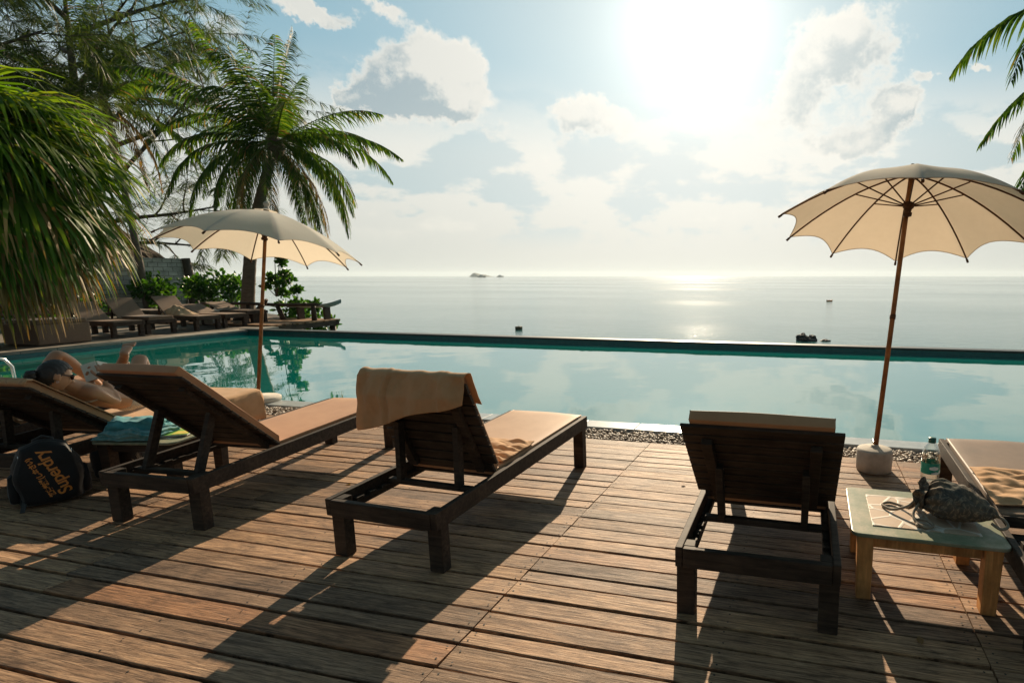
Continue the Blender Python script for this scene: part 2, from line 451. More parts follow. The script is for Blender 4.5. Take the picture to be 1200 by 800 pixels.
# ------------------------------------------------------------------ light and sky
SUN_AZ, SUN_EL = R(-11.6), R(22.6)
sd = Vector((math.sin(SUN_AZ)*math.cos(SUN_EL), math.cos(SUN_AZ)*math.cos(SUN_EL), math.sin(SUN_EL)))
sl = bpy.data.lights.new('sun', 'SUN'); sl.energy = 5.0; sl.angle = R(.53); sl.color = (1.0, .80, .56)
so = bpy.data.objects.new('sun', sl); COL.objects.link(so); so.rotation_euler = (-sd).to_track_quat('-Z', 'Y').to_euler()

w = bpy.data.worlds.new('World'); scene.world = w; w.use_nodes = True
def build_world():
    nt = w.node_tree; N = nt.nodes; L = nt.links
    bg = N['Background']; bg.inputs['Strength'].default_value = .085
    sky = N.new('ShaderNodeTexSky'); sky.sky_type = 'NISHITA'; sky.sun_disc = False
    sky.sun_elevation = SUN_EL; sky.sun_rotation = SUN_AZ; sky.altitude = 0; sky.air_density = 1; sky.dust_density = .6; sky.ozone_density = 1.5
    tc = N.new('ShaderNodeTexCoord'); D0 = tc.outputs['Generated']
    nrm = N.new('ShaderNodeVectorMath'); nrm.operation = 'NORMALIZE'; L.new(D0, nrm.inputs[0]); D = nrm.outputs[0]
    def math_(op, a, b_=None, c=None, clamp=False):
        n = N.new('ShaderNodeMath'); n.operation = op; n.use_clamp = clamp
        for i, x in enumerate((a, b_, c)):
            if x is None: continue
            if isinstance(x, (int, float)): n.inputs[i].default_value = x
            else: L.new(x, n.inputs[i])
        return n.outputs[0]
    def mix(f, a, b_, t='MIX'):
        n = N.new('ShaderNodeMixRGB'); n.blend_type = t
        for i, x in enumerate((f, a, b_)):
            if isinstance(x, (int, float)): n.inputs[i].default_value = x
            elif isinstance(x, tuple): n.inputs[i].default_value = (*x, 1)
            else: L.new(x, n.inputs[i])
        return n.outputs[0]
    def smooth(x, lo, hi, a=0, b_=1):
        n = N.new('ShaderNodeMapRange'); n.interpolation_type = 'SMOOTHSTEP'
        L.new(x, n.inputs[0]); n.inputs[1].default_value = lo; n.inputs[2].default_value = hi; n.inputs[3].default_value = a; n.inputs[4].default_value = b_
        return n.outputs[0]
    # cloud density group: blobs (where banks of cloud stand) + fractal noise
    g = bpy.data.node_groups.new('cloud_density', 'ShaderNodeTree')
    g.interface.new_socket('Dir', in_out='INPUT', socket_type='NodeSocketVector')
    g.interface.new_socket('Density', in_out='OUTPUT', socket_type='NodeSocketFloat')
    GN = g.nodes; GL = g.links; gi = GN.new('NodeGroupInput'); go = GN.new('NodeGroupOutput')
    def gm(op, a, b_=None, c=None):
        n = GN.new('ShaderNodeMath'); n.operation = op
        for i, x in enumerate((a, b_, c)):
            if x is None: continue
            if isinstance(x, (int, float)): n.inputs[i].default_value = x
            else: GL.new(x, n.inputs[i])
        return n.outputs[0]
    def gn(scale, st, det, ro, off=0):
        mp = GN.new('ShaderNodeMapping'); mp.inputs['Scale'].default_value = st; mp.inputs['Location'].default_value = (off, off*.7, off*1.3)
        GL.new(gi.outputs[0], mp.inputs[0]); n = GN.new('ShaderNodeTexNoise'); n.inputs['Scale'].default_value = scale
        n.inputs['Detail'].default_value = det; n.inputs['Roughness'].default_value = ro; GL.new(mp.outputs[0], n.inputs[0]); return n.outputs[0]
    wmp = GN.new('ShaderNodeTexNoise'); wmp.inputs['Scale'].default_value = 11; wmp.inputs['Detail'].default_value = 9; wmp.inputs['Roughness'].default_value = .62
    GL.new(gi.outputs[0], wmp.inputs[0])
    w1 = GN.new('ShaderNodeVectorMath'); w1.operation = 'SUBTRACT'; GL.new(wmp.outputs['Color'], w1.inputs[0]); w1.inputs[1].default_value = (.5, .5, .5)
    w2 = GN.new('ShaderNodeVectorMath'); w2.operation = 'MULTIPLY_ADD'; GL.new(w1.outputs[0], w2.inputs[0]); w2.inputs[1].default_value = (.16, .16, .12); GL.new(gi.outputs[0], w2.inputs[2])
    n1 = gn(3.6, (1, 1, 1.9), 12, .60, 3.1)
    n2 = gn(15, (1, 1, 1.3), 12, .70, 9.2)
    blobs = [  # direction, radius, vertical squash, weight
        ((-.618, .733, .272), .060, 1.7, .62), ((-.562, .770, .300), .052, 1.0, .70), ((-.530, .790, .285), .044, 1.1, .62), ((-.655, .705, .262), .026, 2.0, .42),
        ((-.580, .765, .255), .050, 2.6, .50), ((-.676, .647, .352), .034, 2.0, .48), ((-.650, .665, .350), .03, 2.4, .46), ((-.600, .708, .370), .034, 2.4, .46), ((-.679, .685, .268), .018, 1.0, .36),
        ((-.748, .588, .320), .060, 1.8, .34), ((-.50, .835, .225), .055, 3.0, .14), ((-.40, .89, .255), .05, 2.4, .24),
        ((-.372, .900, .258), .045, 1.2, .36), ((-.30, .92, .235), .09, 2.0, .30), ((-.10, .965, .25), .09, 2.0, .28), ((-.46, .85, .25), .07, 2.4, .08),
        ((-.005, .949, .305), .070, 1.1, .40), ((.050, .932, .345), .065, 1.2, .40), ((.118, .957, .263), .040, 1.4, .44), ((.092, .971, .225), .055, 1.6, .42), ((.035, .97, .20), .05, 2.0, .34),
        ((.163, .944, .287), .022, 2.0, .42), ((.15, .955, .25), .03, 2.0, .36), ((.222, .926, .303), .014, 2.2, .40),
        ((.42, .86, .28), .10, 2.0, .36), ((.62, .72, .33), .16, 1.5, .32), ((-.9, .25, .30), .2, 1.6, .3), ((.75, .4, .5), .25, 1.2, .28), ((-.3, -.7, .5), .3, 1.2, .3)]
    acc = None
    for c, r, sq, wt in blobs:
        c = Vector(c).normalized()
        s = GN.new('ShaderNodeVectorMath'); s.operation = 'SUBTRACT'; GL.new(w2.outputs[0], s.inputs[0]); s.inputs[1].default_value = c
        k = GN.new('ShaderNodeVectorMath'); k.operation = 'MULTIPLY'; GL.new(s.outputs[0], k.inputs[0]); k.inputs[1].default_value = (1/r, 1/r, sq/r)
        d = GN.new('ShaderNodeVectorMath'); d.operation = 'DOT_PRODUCT'; GL.new(k.outputs[0], d.inputs[0]); GL.new(k.outputs[0], d.inputs[1])
        e = gm('EXPONENT', gm('MULTIPLY', d.outputs['Value'], -1)); e = gm('MULTIPLY', e, wt)
        acc = e if acc is None else gm('ADD', acc, e)
    sep = GN.new('ShaderNodeSeparateXYZ'); GL.new(gi.outputs[0], sep.inputs[0])
    low = gm('EXPONENT', gm('MULTIPLY', sep.outputs[2], -5.5))
    tot = gm('ADD', gm('ADD', gm('MULTIPLY', n1, .45), gm('MULTIPLY', n2, .80)), acc)
    GL.new(tot, go.inputs[0])
    def dens(vec):
        n = N.new('ShaderNodeGroup'); n.node_tree = g; L.new(vec, n.inputs[0]); return n.outputs[0]
    d1 = dens(D)
    off = N.new('ShaderNodeVectorMath'); off.operation = 'ADD'; L.new(D, off.inputs[0])
    # look toward the sun from each point of cloud
    tos = N.new('ShaderNodeVectorMath'); tos.operation = 'SUBTRACT'; tos.inputs[0].default_value = sd + Vector((0, 0, .35)); L.new(D, tos.inputs[1])
    tn = N.new('ShaderNodeVectorMath'); tn.operation = 'NORMALIZE'; L.new(tos.outputs[0], tn.inputs[0])
    ts = N.new('ShaderNodeVectorMath'); ts.operation = 'SCALE'; L.new(tn.outputs[0], ts.inputs[0]); ts.inputs['Scale'].default_value = .042
    L.new(ts.outputs[0], off.inputs[1])
    d2 = dens(off.outputs[0])
    sep = N.new('ShaderNodeSeparateXYZ'); L.new(D, sep.inputs[0]); z = sep.outputs[2]
    zc = math_('MAXIMUM', z, 0)
    dot = N.new('ShaderNodeVectorMath'); dot.operation = 'DOT_PRODUCT'; L.new(D, dot.inputs[0]); dot.inputs[1].default_value = sd
    cs = math_('MAXIMUM', dot.outputs['Value'], 0)
    g1 = math_('POWER', cs, 5); g2 = math_('POWER', cs, 15); g3 = math_('POWER', cs, 160)
    # clear sky: Nishita, pulled toward the photo's soft teal
    base = mix(1.0, sky.outputs[0], (.62, .86, .98), 'MULTIPLY')
    base = mix(.78, base, (2.15, 3.65, 4.05))
    hz = smooth(zc, .175, .335, 1, 0)
    lowz = smooth(zc, .0, .20, 1, 0)
    hazecol = mix(g1, mix(lowz, (5.4, 5.55, 5.2), (4.5, 4.7, 4.3)), mix(lowz, (7.5, 7.25, 6.5), (6.6, 6.35, 5.7)))
    # soft slate patches and brighter veils inside the low haze
    def nn_(scale, st, det, ro, off):
        mp = N.new('ShaderNodeMapping'); mp.inputs['Scale'].default_value = st; mp.inputs['Location'].default_value = (off, off*.6, off*1.7); L.new(D, mp.inputs[0])
        n = N.new('ShaderNodeTexNoise'); n.inputs['Scale'].default_value = scale; n.inputs['Detail'].default_value = det; n.inputs['Roughness'].default_value = ro
        L.new(mp.outputs[0], n.inputs[0]); return n.outputs[0]
    pn = nn_(5.0, (1, 1, 3.2), 10, .58, 5.3)
    pd = None
    for c_, r_, sq, wt in [((-.545, .817, .190), .055, 2.2, .22), ((-.50, .84, .205), .04, 1.8, .22), ((-.385, .895, .222), .040, 1.0, .24), ((-.345, .905, .205), .035, 1.2, .20), ((-.307, .945, .114), .05, 2.2, .20),
                           ((-.49, .86, .135), .045, 1.8, .18), ((-.60, .79, .15), .05, 2.6, .14), ((-.12, .97, .15), .07, 2.2, .12), ((-.20, .95, .19), .05, 1.4, .13), ((.10, .98, .15), .08, 2.2, .16), ((.22, .95, .18), .07, 2.4, .14), ((-.45, .88, .06), .10, 4, .10)]:
        c_ = Vector(c_).normalized()
        sb = N.new('ShaderNodeVectorMath'); sb.operation = 'SUBTRACT'; L.new(D, sb.inputs[0]); sb.inputs[1].default_value = c_
        k_ = N.new('ShaderNodeVectorMath'); k_.operation = 'MULTIPLY'; L.new(sb.outputs[0], k_.inputs[0]); k_.inputs[1].default_value = (1/r_, 1/r_, sq/r_)
        dd_ = N.new('ShaderNodeVectorMath'); dd_.operation = 'DOT_PRODUCT'; L.new(k_.outputs[0], dd_.inputs[0]); L.new(k_.outputs[0], dd_.inputs[1])
        e_ = math_('MULTIPLY', math_('EXPONENT', math_('MULTIPLY', dd_.outputs['Value'], -1)), wt)
        pd = e_ if pd is None else math_('ADD', pd, e_)
    pf = nn_(22, (1, 1, 1.8), 6, .6, 2.1)
    pt = math_('ADD', math_('ADD', math_('MULTIPLY', pn, .72), math_('MULTIPLY', pf, .38)), math_('MULTIPLY', pd, 1.1))
    patch = math_('MULTIPLY', smooth(pt, .565, .67), smooth(z, .035, .10))
    veil = smooth(pt, .50, .36)
    hazecol = mix(math_('MULTIPLY', patch, .95), hazecol, mix(g1, (2.9, 4.0, 4.2), (5.3, 5.9, 5.9)))
    hazecol = mix(math_('MULTIPLY', veil, math_('MULTIPLY', smooth(z, .03, .12), .8)), hazecol, mix(g1, (6.3, 6.0, 5.2), (8.2, 7.8, 6.9)))
    base = mix(math_('MULTIPLY', hz, .97), base, hazecol)
    base = mix(math_('MULTIPLY', g2, .50), base, (7.4, 7.3, 6.8))
    # clouds
    cover = smooth(d1, .79, .99)
    cover = math_('MULTIPLY', cover, smooth(z, .10, .17))
    thick = smooth(d1, .84, 1.12)
    lit = smooth(math_('SUBTRACT', d1, d2), -.02, .42)
    bright = mix(g2, (6.9, 6.6, 5.9), (8.3, 7.9, 7.1))
    dark = mix(g2, (2.4, 3.2, 3.6), (5.4, 5.7, 5.5))
    dark = mix(math_('MULTIPLY', hz, .30), dark, (4.4, 5.0, 4.9))
    shade = math_('MULTIPLY', thick, math_('SUBTRACT', 1.0, math_('MULTIPLY', lit, .75)))
    ccol = mix(shade, bright, dark)
    c = mix(math_('MULTIPLY', cover, .94), base, ccol)
    # aureole
    glow = mix(1.0, mix(g2, (0, 0, 0), (.9, .85, .72)), mix(g3, (0, 0, 0), (4.5, 4.3, 3.8)), 'ADD')
    c = mix(1.0, c, glow, 'ADD')
    # the half of the sky away from the sun is deeper
    back = smooth(dot.outputs['Value'], -.35, .75, .36, 1.0)
    hi = smooth(z, .35, .95, 1.0, .45)
    c = mix(1.0, c, math_('MULTIPLY', back, hi), 'MULTIPLY')
    L.new(c, bg.inputs['Color'])
build_world()

# ------------------------------------------------------------------ sea, land, pool, deck (setting)
SEA = -4.0
def plane(name, x0, y0, x1, y1, z, mat, kind='structure', n=1):
    vs = [(x0+(x1-x0)*i/n, y0+(y1-y0)*j/n, z) for j in range(n+1) for i in range(n+1)]
    fs = [(j*(n+1)+i, j*(n+1)+i+1, (j+1)*(n+1)+i+1, (j+1)*(n+1)+i) for j in range(n) for i in range(n)]
    o = raw(name, vs, fs, mat); o['kind'] = kind; return o
plane('sea', -9000, -9000, 9000, 9000, SEA, M['sea'])

PX0, PX1, PY0, PY1 = -16.3, 6.2, 5.62, 13.0
WZ = -.13
def prism(name, poly, z0, z1, mat, kind=None, parent=None):
    bm = bmesh.new()
    a = [bm.verts.new((x, y, z0)) for x, y in poly]; b = [bm.verts.new((x, y, z1)) for x, y in poly]
    bm.faces.new(a[::-1]); bm.faces.new(b)
    for i in range(len(poly)):
        j = (i+1) % len(poly); bm.faces.new((a[i], a[j], b[j], b[i]))
    o = link(name, bm, mat, parent)
    if kind: o['kind'] = kind
    return o
# land under the decks and beyond the pool's left side
prism('ground', [(-60, -25), (30, -25), (30, 14.2), (PX1+.32, 14.2), (PX1+.32, 5.38), (PX0-.5, 5.38), (PX0-.5, 14.0), (-19.0, 17.5), (-22.5, 19.5), (-27, 21.5), (-33, 27), (-60, 40)], SEA-1.5, -.10, M['ground'], 'structure')
prism('terrace', [(-34, -6), (-9.5, -6), (-9.5, 5.0), (-9.5, 5.34), (PX0-.46, 5.34), (PX0-.46, 14.0), (-19.2, 17.0), (-23, 18.4), (-34, 18.4)], -.099, -.012, M['paving'], 'structure')
prism('terrace', [(4.6, -4), (12, -4), (12, 12.8), (PX1+.34, 12.8), (PX1+.34, 5.34), (4.6, 5.34)], -.099, -.012, M['paving'], 'structure')

# pool shell
bm = bmesh.new()
FZ = -1.35
def quad(bm, pts, mi=0):
    f = bm.faces.new([bm.verts.new(p) for p in pts]); f.material_index = mi
quad(bm, [(PX0, PY0, FZ), (PX1, PY0, FZ), (PX1, PY1, FZ), (PX0, PY1, FZ)])
WL = -.34
for a, b in (((PX0, PY0), (PX1, PY0)), ((PX1, PY0), (PX1, PY1)), ((PX1, PY1), (PX0, PY1)), ((PX0, PY1), (PX0, PY0))):
    quad(bm, [(a[0], a[1], FZ), (b[0], b[1], FZ), (b[0], b[1], WL), (a[0], a[1], WL)])
    quad(bm, [(a[0], a[1], WL), (b[0], b[1], WL), (b[0], b[1], -.012), (a[0], a[1], -.012)], 1)
tag(link('pool_basin', bm, [M['pooltile'], M['waterline']]), kind='structure')
plane('pool_water', PX0, PY0, PX1, PY1, WZ, M['poolwater'])
# copings
bm = bmesh.new()
x = PX0-.45
while x < PX1:
    x2 = min(x+.6, PX1+.3); box(bm, ((x+x2)/2, 5.505, -.025), (x2-x-.006, .25, .055)); x = x2
tag(link('pool_coping', bm, M['coping'], bevel=.006), kind='structure')
bm = bmesh.new(); y = PY0+.02
while y < 14.0:
    y2 = min(y+.6, 14.0); box(bm, (PX0-.215, (y+y2)/2, -.022), (.45, y2-y-.008, .055)); y = y2
tag(link('pool_coping', bm, M['coping_far'], bevel=.006), kind='structure')
bm = bmesh.new(); y = PY0+.02
while y < 12.7:
    y2 = min(y+.6, 12.8); box(bm, (PX1+.165, (y+y2)/2, -.022), (.33, y2-y-.008, .055)); y = y2
tag(link('pool_coping', bm, M['coping_far'], bevel=.006), kind='structure')
# far infinity wall: dark rim
bm = bmesh.new()
box(bm, ((PX0+PX1)/2, PY1+.14, -2.9), (PX1-PX0+.6, .26, 5.75))
box(bm, ((PX0+PX1)/2, PY1+.13, .0), (PX1-PX0+.62, .30, .045))
tag(link('infinity_edge', bm, M['rim'], bevel=.01), kind='structure')

# gravel strip : individual pebbles on a dark bed
bm = bmesh.new()
box(bm, (-2.6, 5.19, -.06), (14, .37, .05))
tag(link('gravel_bed', bm, M['ground']), kind='structure')
def pebbles():
    vs, fs = [], []
    ico = bmesh.new(); bmesh.ops.create_icosphere(ico, subdivisions=1, radius=1)
    iv = [v.co.copy() for v in ico.verts]; jf = [[v.index for v in f.verts] for f in ico.faces]; ico.free()
    rnd = random.Random(3)
    for k in range(5200):
        x = rnd.uniform(-7.5, 3.4); y = 5.02+rnd.random()*.33; s = rnd.uniform(.008, .021)
        z = -.03+rnd.random()*.022
        e = Vector((s*rnd.uniform(.9, 1.5), s*rnd.uniform(.7, 1.1), s*rnd.uniform(.55, .8))); rz = Matrix.Rotation(rnd.random()*6.3, 3, 'Z')
        b = len(vs)
        for v in iv: vs.append(tuple(rz @ Vector((v.x*e.x, v.y*e.y, v.z*e.z)) + Vector((x, y, z))))
        for f in jf: fs.append([i+b for i in f])
    return tag(raw('gravel', vs, fs, M['gravel'], smooth=True), kind='stuff')
pebbles()

# deck boards
def deck():
    rnd = random.Random(11)
    bm = bmesh.new()
    nails = []
    ys = []
    y = 4.985
    while y > -2.2:
        wd = rnd.choice([.138, .142, .132, .148, .112, .140]); ys.append((y-wd, y)); y -= wd
    joints = [-1.45, .787, 3.02, 5.0]
    for (y0, y1) in ys:
        gap = rnd.uniform(.007, .012) if y1 > 3.2 else rnd.uniform(.010, .018)
        xs = [-3.78 + rnd.choice([0, -.1, -.62])]
        left = [xs[0]]
        xx = xs[0]
        while xx > -9.3:
            xx -= rnd.choice([.62, .62, 1.2, 2.24]); left.append(max(xx, -9.5))
        cuts = sorted(left)+joints
        for a, b in zip(cuts[:-1], cuts[1:]):
            if b-a < .05: continue
            tw = rnd.uniform(-.0026, .0026); zz = rnd.uniform(-.004, .0015); ga = .003
            red = (b < -3.7 and rnd.random() < .035)
            n = max(2, int((b-a)/.28))
            wob = [rnd.uniform(-.0022, .0022) for _ in range(n+1)]; wob2 = [rnd.uniform(-.0022, .0022) for _ in range(n+1)]
            rows = []
            for i in range(n+1):
                X = a+ga+(b-a-2*ga)*i/n
                lo = y0+gap/2+wob[i]; hi = y1-gap/2+wob2[i]; c = .003
                prof = [(lo, -.03), (lo, zz-c-tw), (lo+c, zz-tw), (hi-c, zz+tw), (hi, zz-c+tw), (hi, -.03)]
                rows.append([bm.verts.new((X, py, pz)) for py, pz in prof])
            for i in range(n):
                for k in range(5):
                    f = bm.faces.new((rows[i][k], rows[i+1][k], rows[i+1][k+1], rows[i][k+1])); f.material_index = 2 if red else 0
            for rw in (rows[0], rows[-1]):
                f = bm.faces.new(rw); f.material_index = 2 if red else 0
            if not red and a > -6:
                step = [a+.035+rnd.uniform(-.008, .01), b-.035+rnd.uniform(-.01, .008)]
                if b-a > 1.5: step += [(a+b)/2+.01]
                for X in step:
                    for fy in (.25, .75):
                        nails.append((X+rnd.uniform(-.006, .006), y0+(y1-y0)*(fy+rnd.uniform(-.06, .06)), zz+.0012+abs(tw)))
    for (X, Y, Z) in nails:
        vs = [bm.verts.new((X+0.0052*math.cos(k*PI/3), Y+.0052*math.sin(k*PI/3), Z)) for k in range(6)]
        f = bm.faces.new(vs); f.material_index = 1
    o = link('wooden_deck', bm, [M['deck'], M['nail'], M['brick']]); o['kind'] = 'structure'
deck()
bm = bmesh.new()
for x in [-9.4+.55*i for i in range(27)]:
    box(bm, (x, 1.4, -.065), (.05, 7.1, .065))
tag(link('deck_joists', bm, M['dark']), kind='structure')
# dry leaves fallen on the boards
def fallen_leaves():
    rnd = random.Random(5)
    for (x, y) in [(-.12, 1.98), (.53, 2.42), (-3.05, 3.0), (-3.4, 3.35), (-2.6, 1.2), (1.5, 1.8), (-.9, 4.0)]:
        a = rnd.random()*6; L_ = rnd.uniform(.018, .030); W_ = L_*.45; vs = []
        for u, v, h in ((-1, 0, .006), (-.4, 1, .010), (.4, .9, .014), (1, 0, .008), (.4, -.9, .004), (-.4, -1, .004)):
            X = u*L_; Y = v*W_
            vs.append((x+X*math.cos(a)-Y*math.sin(a), y+X*math.sin(a)+Y*math.cos(a), .004+h))
        tag(raw('fallen_leaf', vs, [[0, 1, 2, 3, 4, 5]], M['fan_dry']), 'small curled dry brown leaf lying on the deck boards', 'leaf', 'dry leaves fallen on the deck')
fallen_leaves()

# ------------------------------------------------------------------ sun loungers
def lounger(loc, rz, ang, bl, label, group, wood='dark', cush='cushion', leglen=1.8, cushion=True, backmat=None, splay=0.0, cut=0.0, bw=.735, cby=.37, hy=.575):
    """local frame: x across, y from the head end to the foot end, origin on the ground between the rear legs"""
    t = empty('sun_lounger', loc, rz, label, 'sun lounger', group)
    W = M[wood]
    zt = lambda y: .355+.040*y
    LN = leglen
    bm = bmesh.new()
    for s in (-1, 1):
        bar(bm, (s*.355, -.035, zt(0)-.05), (s*.355, LN+.035, zt(LN)-.05), .035, .10)
        bar(bm, (s*.318, .05, zt(0)-.085), (s*.318, LN-.05, zt(LN)-.085), .035, .035)     # inner ledger
        for k in range(5):                                                                   # notches for the strut bar
            box(bm, (s*.318, .14+.095*k, zt(0)-.058), (.033, .055, .026))
    box(bm, (0, -.02, zt(0)-.052), (.672, .035, .095)); box(bm, (0, LN+.02, zt(LN)-.052), (.672, .035, .095))
    fo = link('frame', bm, W, t, bevel=.004)
    for sx in (-1, 1):
        for y in (0, LN):
            b2 = bmesh.new(); zz = zt(y)-.004
            bar(b2, (sx*(.328+splay), y+(.03 if y == 0 else -.03)-(.02 if y == 0 else -.02)*0, 0), (sx*.328, y+(.03 if y == 0 else -.03), zz), .088, .066, up=(0, 1, 0))
            link('leg', b2, W, t, bevel=.004)
    # seat slats
    bm = bmesh.new(); y = hy+.05
    while y < LN-.02:
        box(bm, (0, y, zt(y)-.052), (.60, .062, .018)); y += .085
    link('seat_slats', bm, W, t, bevel=.002)
    # cross bar the struts stand in
    bm = bmesh.new(); box(bm, (0, cby, zt(cby)-.040), (.60, .040, .032))
    link('cross_bar', bm, W, t, bevel=.003)
    # back rest
    ca, sa = math.cos(ang), math.sin(ang)
    hz = zt(hy)-.01-cut
    if cut: bx_ = bmesh.new(); box(bx_, (0, hy+.03, zt(hy)-.018), (.674, .055, .05)); link('hinge_rail', bx_, W, t, bevel=.003)
    def B(x, u, v): return Vector((x, hy-u*ca+v*sa, hz+u*sa+v*ca))
    MB = Matrix(((1, 0, 0, 0), (0, -ca, sa, hy), (0, sa, ca, hz), (0, 0, 0, 1)))
    bm = bmesh.new()
    n = int(bl/.076); st = (bl-.005)/n
    for k in range(n):
        u = st*(k+.5)
        box(bm, (0, u, .0), (bw if u > .10 else min(bw, .66), st-.012, .018), MB)
    for s in (-1, 1): box(bm, (s*.25, bl/2-.04, -.026), (.052, bl-.14, .032), MB)
    link('backrest', bm, W, t, bevel=.0025)
    for s in (-1, 1):
        b2 = bmesh.new(); bar(b2, B(s*.212, bl*.56, -.03), (s*.212, cby, zt(cby)-.045), .036, .050, up=(0, 1, 0))
        link('strut', b2, W, t, bevel=.003)
    if cushion:
        th = .052; hw = .325 if bw > .7 else .30
        # profile of the pad, from foot end up over the seat and the backrest
        path = []
        ns = 14
        for k in range(ns+1):
            y = LN+.02-(LN+.02-hy-.02)*k/ns
            path.append((Vector((0, y, zt(y)-.041)), Vector((0, 0, 1))))
        nb = 8
        for k in range(nb+1 if not cut else 0):
            u = .03+(bl-.01)*k/nb
            path.append((Vector((0, hy-u*ca+.010*sa, hz+u*sa+.010*ca)), Vector((0, sa, ca))))
        vs = []; fs = []; m = 9
        for p, nn in path:
            for side in (0, 1):
                for j in range(m):
                    x = -hw+2*hw*j/(m-1)
                    e = abs(x)/hw
                    puff = .006*math.cos(min(1, e)*PI/2)+.003*nz(x*3+loc[0], p.y*3, side)
                    q = p + nn*((th+puff) if side else 0); vs.append((x, q.y, q.z))
        rw = 2*m; nrow = len(path)
        for i in range(nrow-1):
            for j in range(m-1):
                a = i*rw+j
                fs.append((a, a+1, a+1+rw, a+rw)); a += m; fs.append((a, a+rw, a+1+rw, a+1))
            for j, k in ((0, m), (m-1, 2*m-1)):
                fs.append((i*rw+j, i*rw+k, (i+1)*rw+k, (i+1)*rw+j))
        for i in (0, nrow-1):
            for j in range(m-1):
                a = i*rw+j; fs.append((a, a+1, a+1+m, a+m))
        c = raw('cushion', vs, fs, M[cush], t)
        bmm = bmesh.new(); bmm.from_mesh(c.data); bmesh.ops.recalc_face_normals(bmm, faces=bmm.faces); bmm.to_mesh(c.data); bmm.free()
        md = c.modifiers.new('Bevel', 'BEVEL'); md.width = .012; md.segments = 3; md.limit_method = 'ANGLE'; md.angle_limit = R(50)
        for p in c.data.polygons: p.use_smooth = True
        # piped seam along the upper edge
        for s in (-1, 1):
            bm = bmesh.new(); tube(bm, [Vector((s*(hw-.002), p.y, p.z))+nn*(th-.004) for p, nn in path], .0035, 5)
            link('piping', bm, M[cush], c)
    return t

near = 'dark wooden sun loungers standing in a row on the deck'
LR = lounger((-.195, 2.38, 0), R(.3), R(46), .78, 'dark slatted wooden lounger standing straight beside the green-topped side table', near)
LM = lounger((-2.25, 2.437, 0), R(-2.6), R(65), .70, 'dark wooden lounger with a towel hung over its steeply raised backrest', near)
LL = lounger((-4.05, 2.49, 0), R(2.5), R(45), .88, bw=.67, cby=.13, hy=.63, cush='cushion_red', label='dark wooden lounger with bare low-raised backrest, beside the black backpack', group=near)
L4 = lounger((1.325, 2.42, 0), R(0), R(-3), .52, cut=.075, label='dark wooden lounger cut off by the right edge, a rumpled towel on its seat', group=near, cush='cushion2')
LW = lounger((-5.62, 2.55, 0), R(7.5), R(39), .74, cby=.22, label='dark wooden lounger the person with the book is lying on', group=near)
LP = lounger((-6.62, 2.45, 0), R(7.5), R(42), .74, 'dark wooden lounger under the person with one raised knee, at the left edge', near)

# ------------------------------------------------------------------ towels
def mat_of(o):
    return Matrix.Translation(o.location) @ Matrix.Rotation(o.rotation_euler.z, 4, 'Z')
zt = lambda y: .355+.040*y
def draped_towel():
    T = mat_of(LM); ang = R(65); bl = .70; ca, sa = math.cos(ang), math.sin(ang); hy = .575; hz = zt(hy)-.01
    def B(x, u, v): return Vector((x, hy-u*ca+v*sa, hz+u*sa+v*ca))
    W_ = .70
    def f(u, v):
        x = -W_/2-.02+u*(W_+.035)
        front = .20; back = .33-.20*u+.012*math.sin(u*9)
        tot = front+.09+back; s = v*tot
        wr = .008*math.sin(u*23+2.2*math.sin(v*3)+3*nz(u*3, v*2))+.010*nz(u*9, v*3.5, 2)+.004*nz(u*26, v*9, 5)
        wr += .012*math.exp(-((u-.27)/.018)**2)-.010*math.exp(-((u-.30)/.02)**2)+.010*math.exp(-((u-.80)/.015)**2)
        if s < front: p = B(x, bl-front+s, .064+.4*wr)
        elif s < front+.09:
            a = (s-front)/.09*PI/2*1.25
            p = B(x, bl+.012+.012*math.sin(a), .064-.045*(1-math.cos(a)))
            p.z += .012*math.sin(a)+.3*wr
        else:
            d = s-front-.09
            p0 = B(x, bl+.010, .008)
            p = Vector((x, p0.y-.016-wr*1.2-.035*min(1, d*9), p0.z-d))
        p.x += .010*nz(u*3, v*5, 7) + (.035*(v-.45) if u < .02 else 0)*0
        return T @ p
    o = grid('towel', 84, 56, f, M['towel'], solid=.0045)
    tag(o, 'sand-coloured towel hung over the top of the raised lounger backrest', 'towel')
draped_towel()

def rumpled(name, T, x0, x1, y0, y1, mat, seed, amp=.022, z=None, base=.068, drop=0, skew=0):
    def f(u, v):
        x = x0+(x1-x0)*u + skew*v + .02*nz(v*3, seed); y = y0+(y1-y0)*v+.03*nz(u*2.5, seed+5)
        h = abs(nz(u*2.2+seed, v*5.5+u*1.5, seed))*amp*2.2 + abs(nz(u*6+seed*2, v*9+u*4, seed+3))*amp*.9
        e = min(u, 1-u, v, 1-v); h *= min(1, e*9+.25)
        zz = zt(y)-.041+base+h
        ax = abs(x)
        if ax > .335: zz -= (ax-.335)*1.9
        return T @ Vector((x if ax < .36 else math.copysign(.36+(ax-.36)*.25, x), y, zz))
    o = grid(name, 70, 60, f, mat, solid=.006)
    return o
o = rumpled('towel', mat_of(LM), -.30, .33, .66, 1.06, M['towel'], 4.3, .020, base=.064); tag(o, 'crumpled towel pushed down on the seat of the lounger with the steep backrest', 'towel')
o = rumpled('towel', mat_of(L4), -.33, .36, .66, 1.20, M['towel'], 8.1, .024); tag(o, 'crumpled sand towel spread over the lounger at the right edge', 'towel')

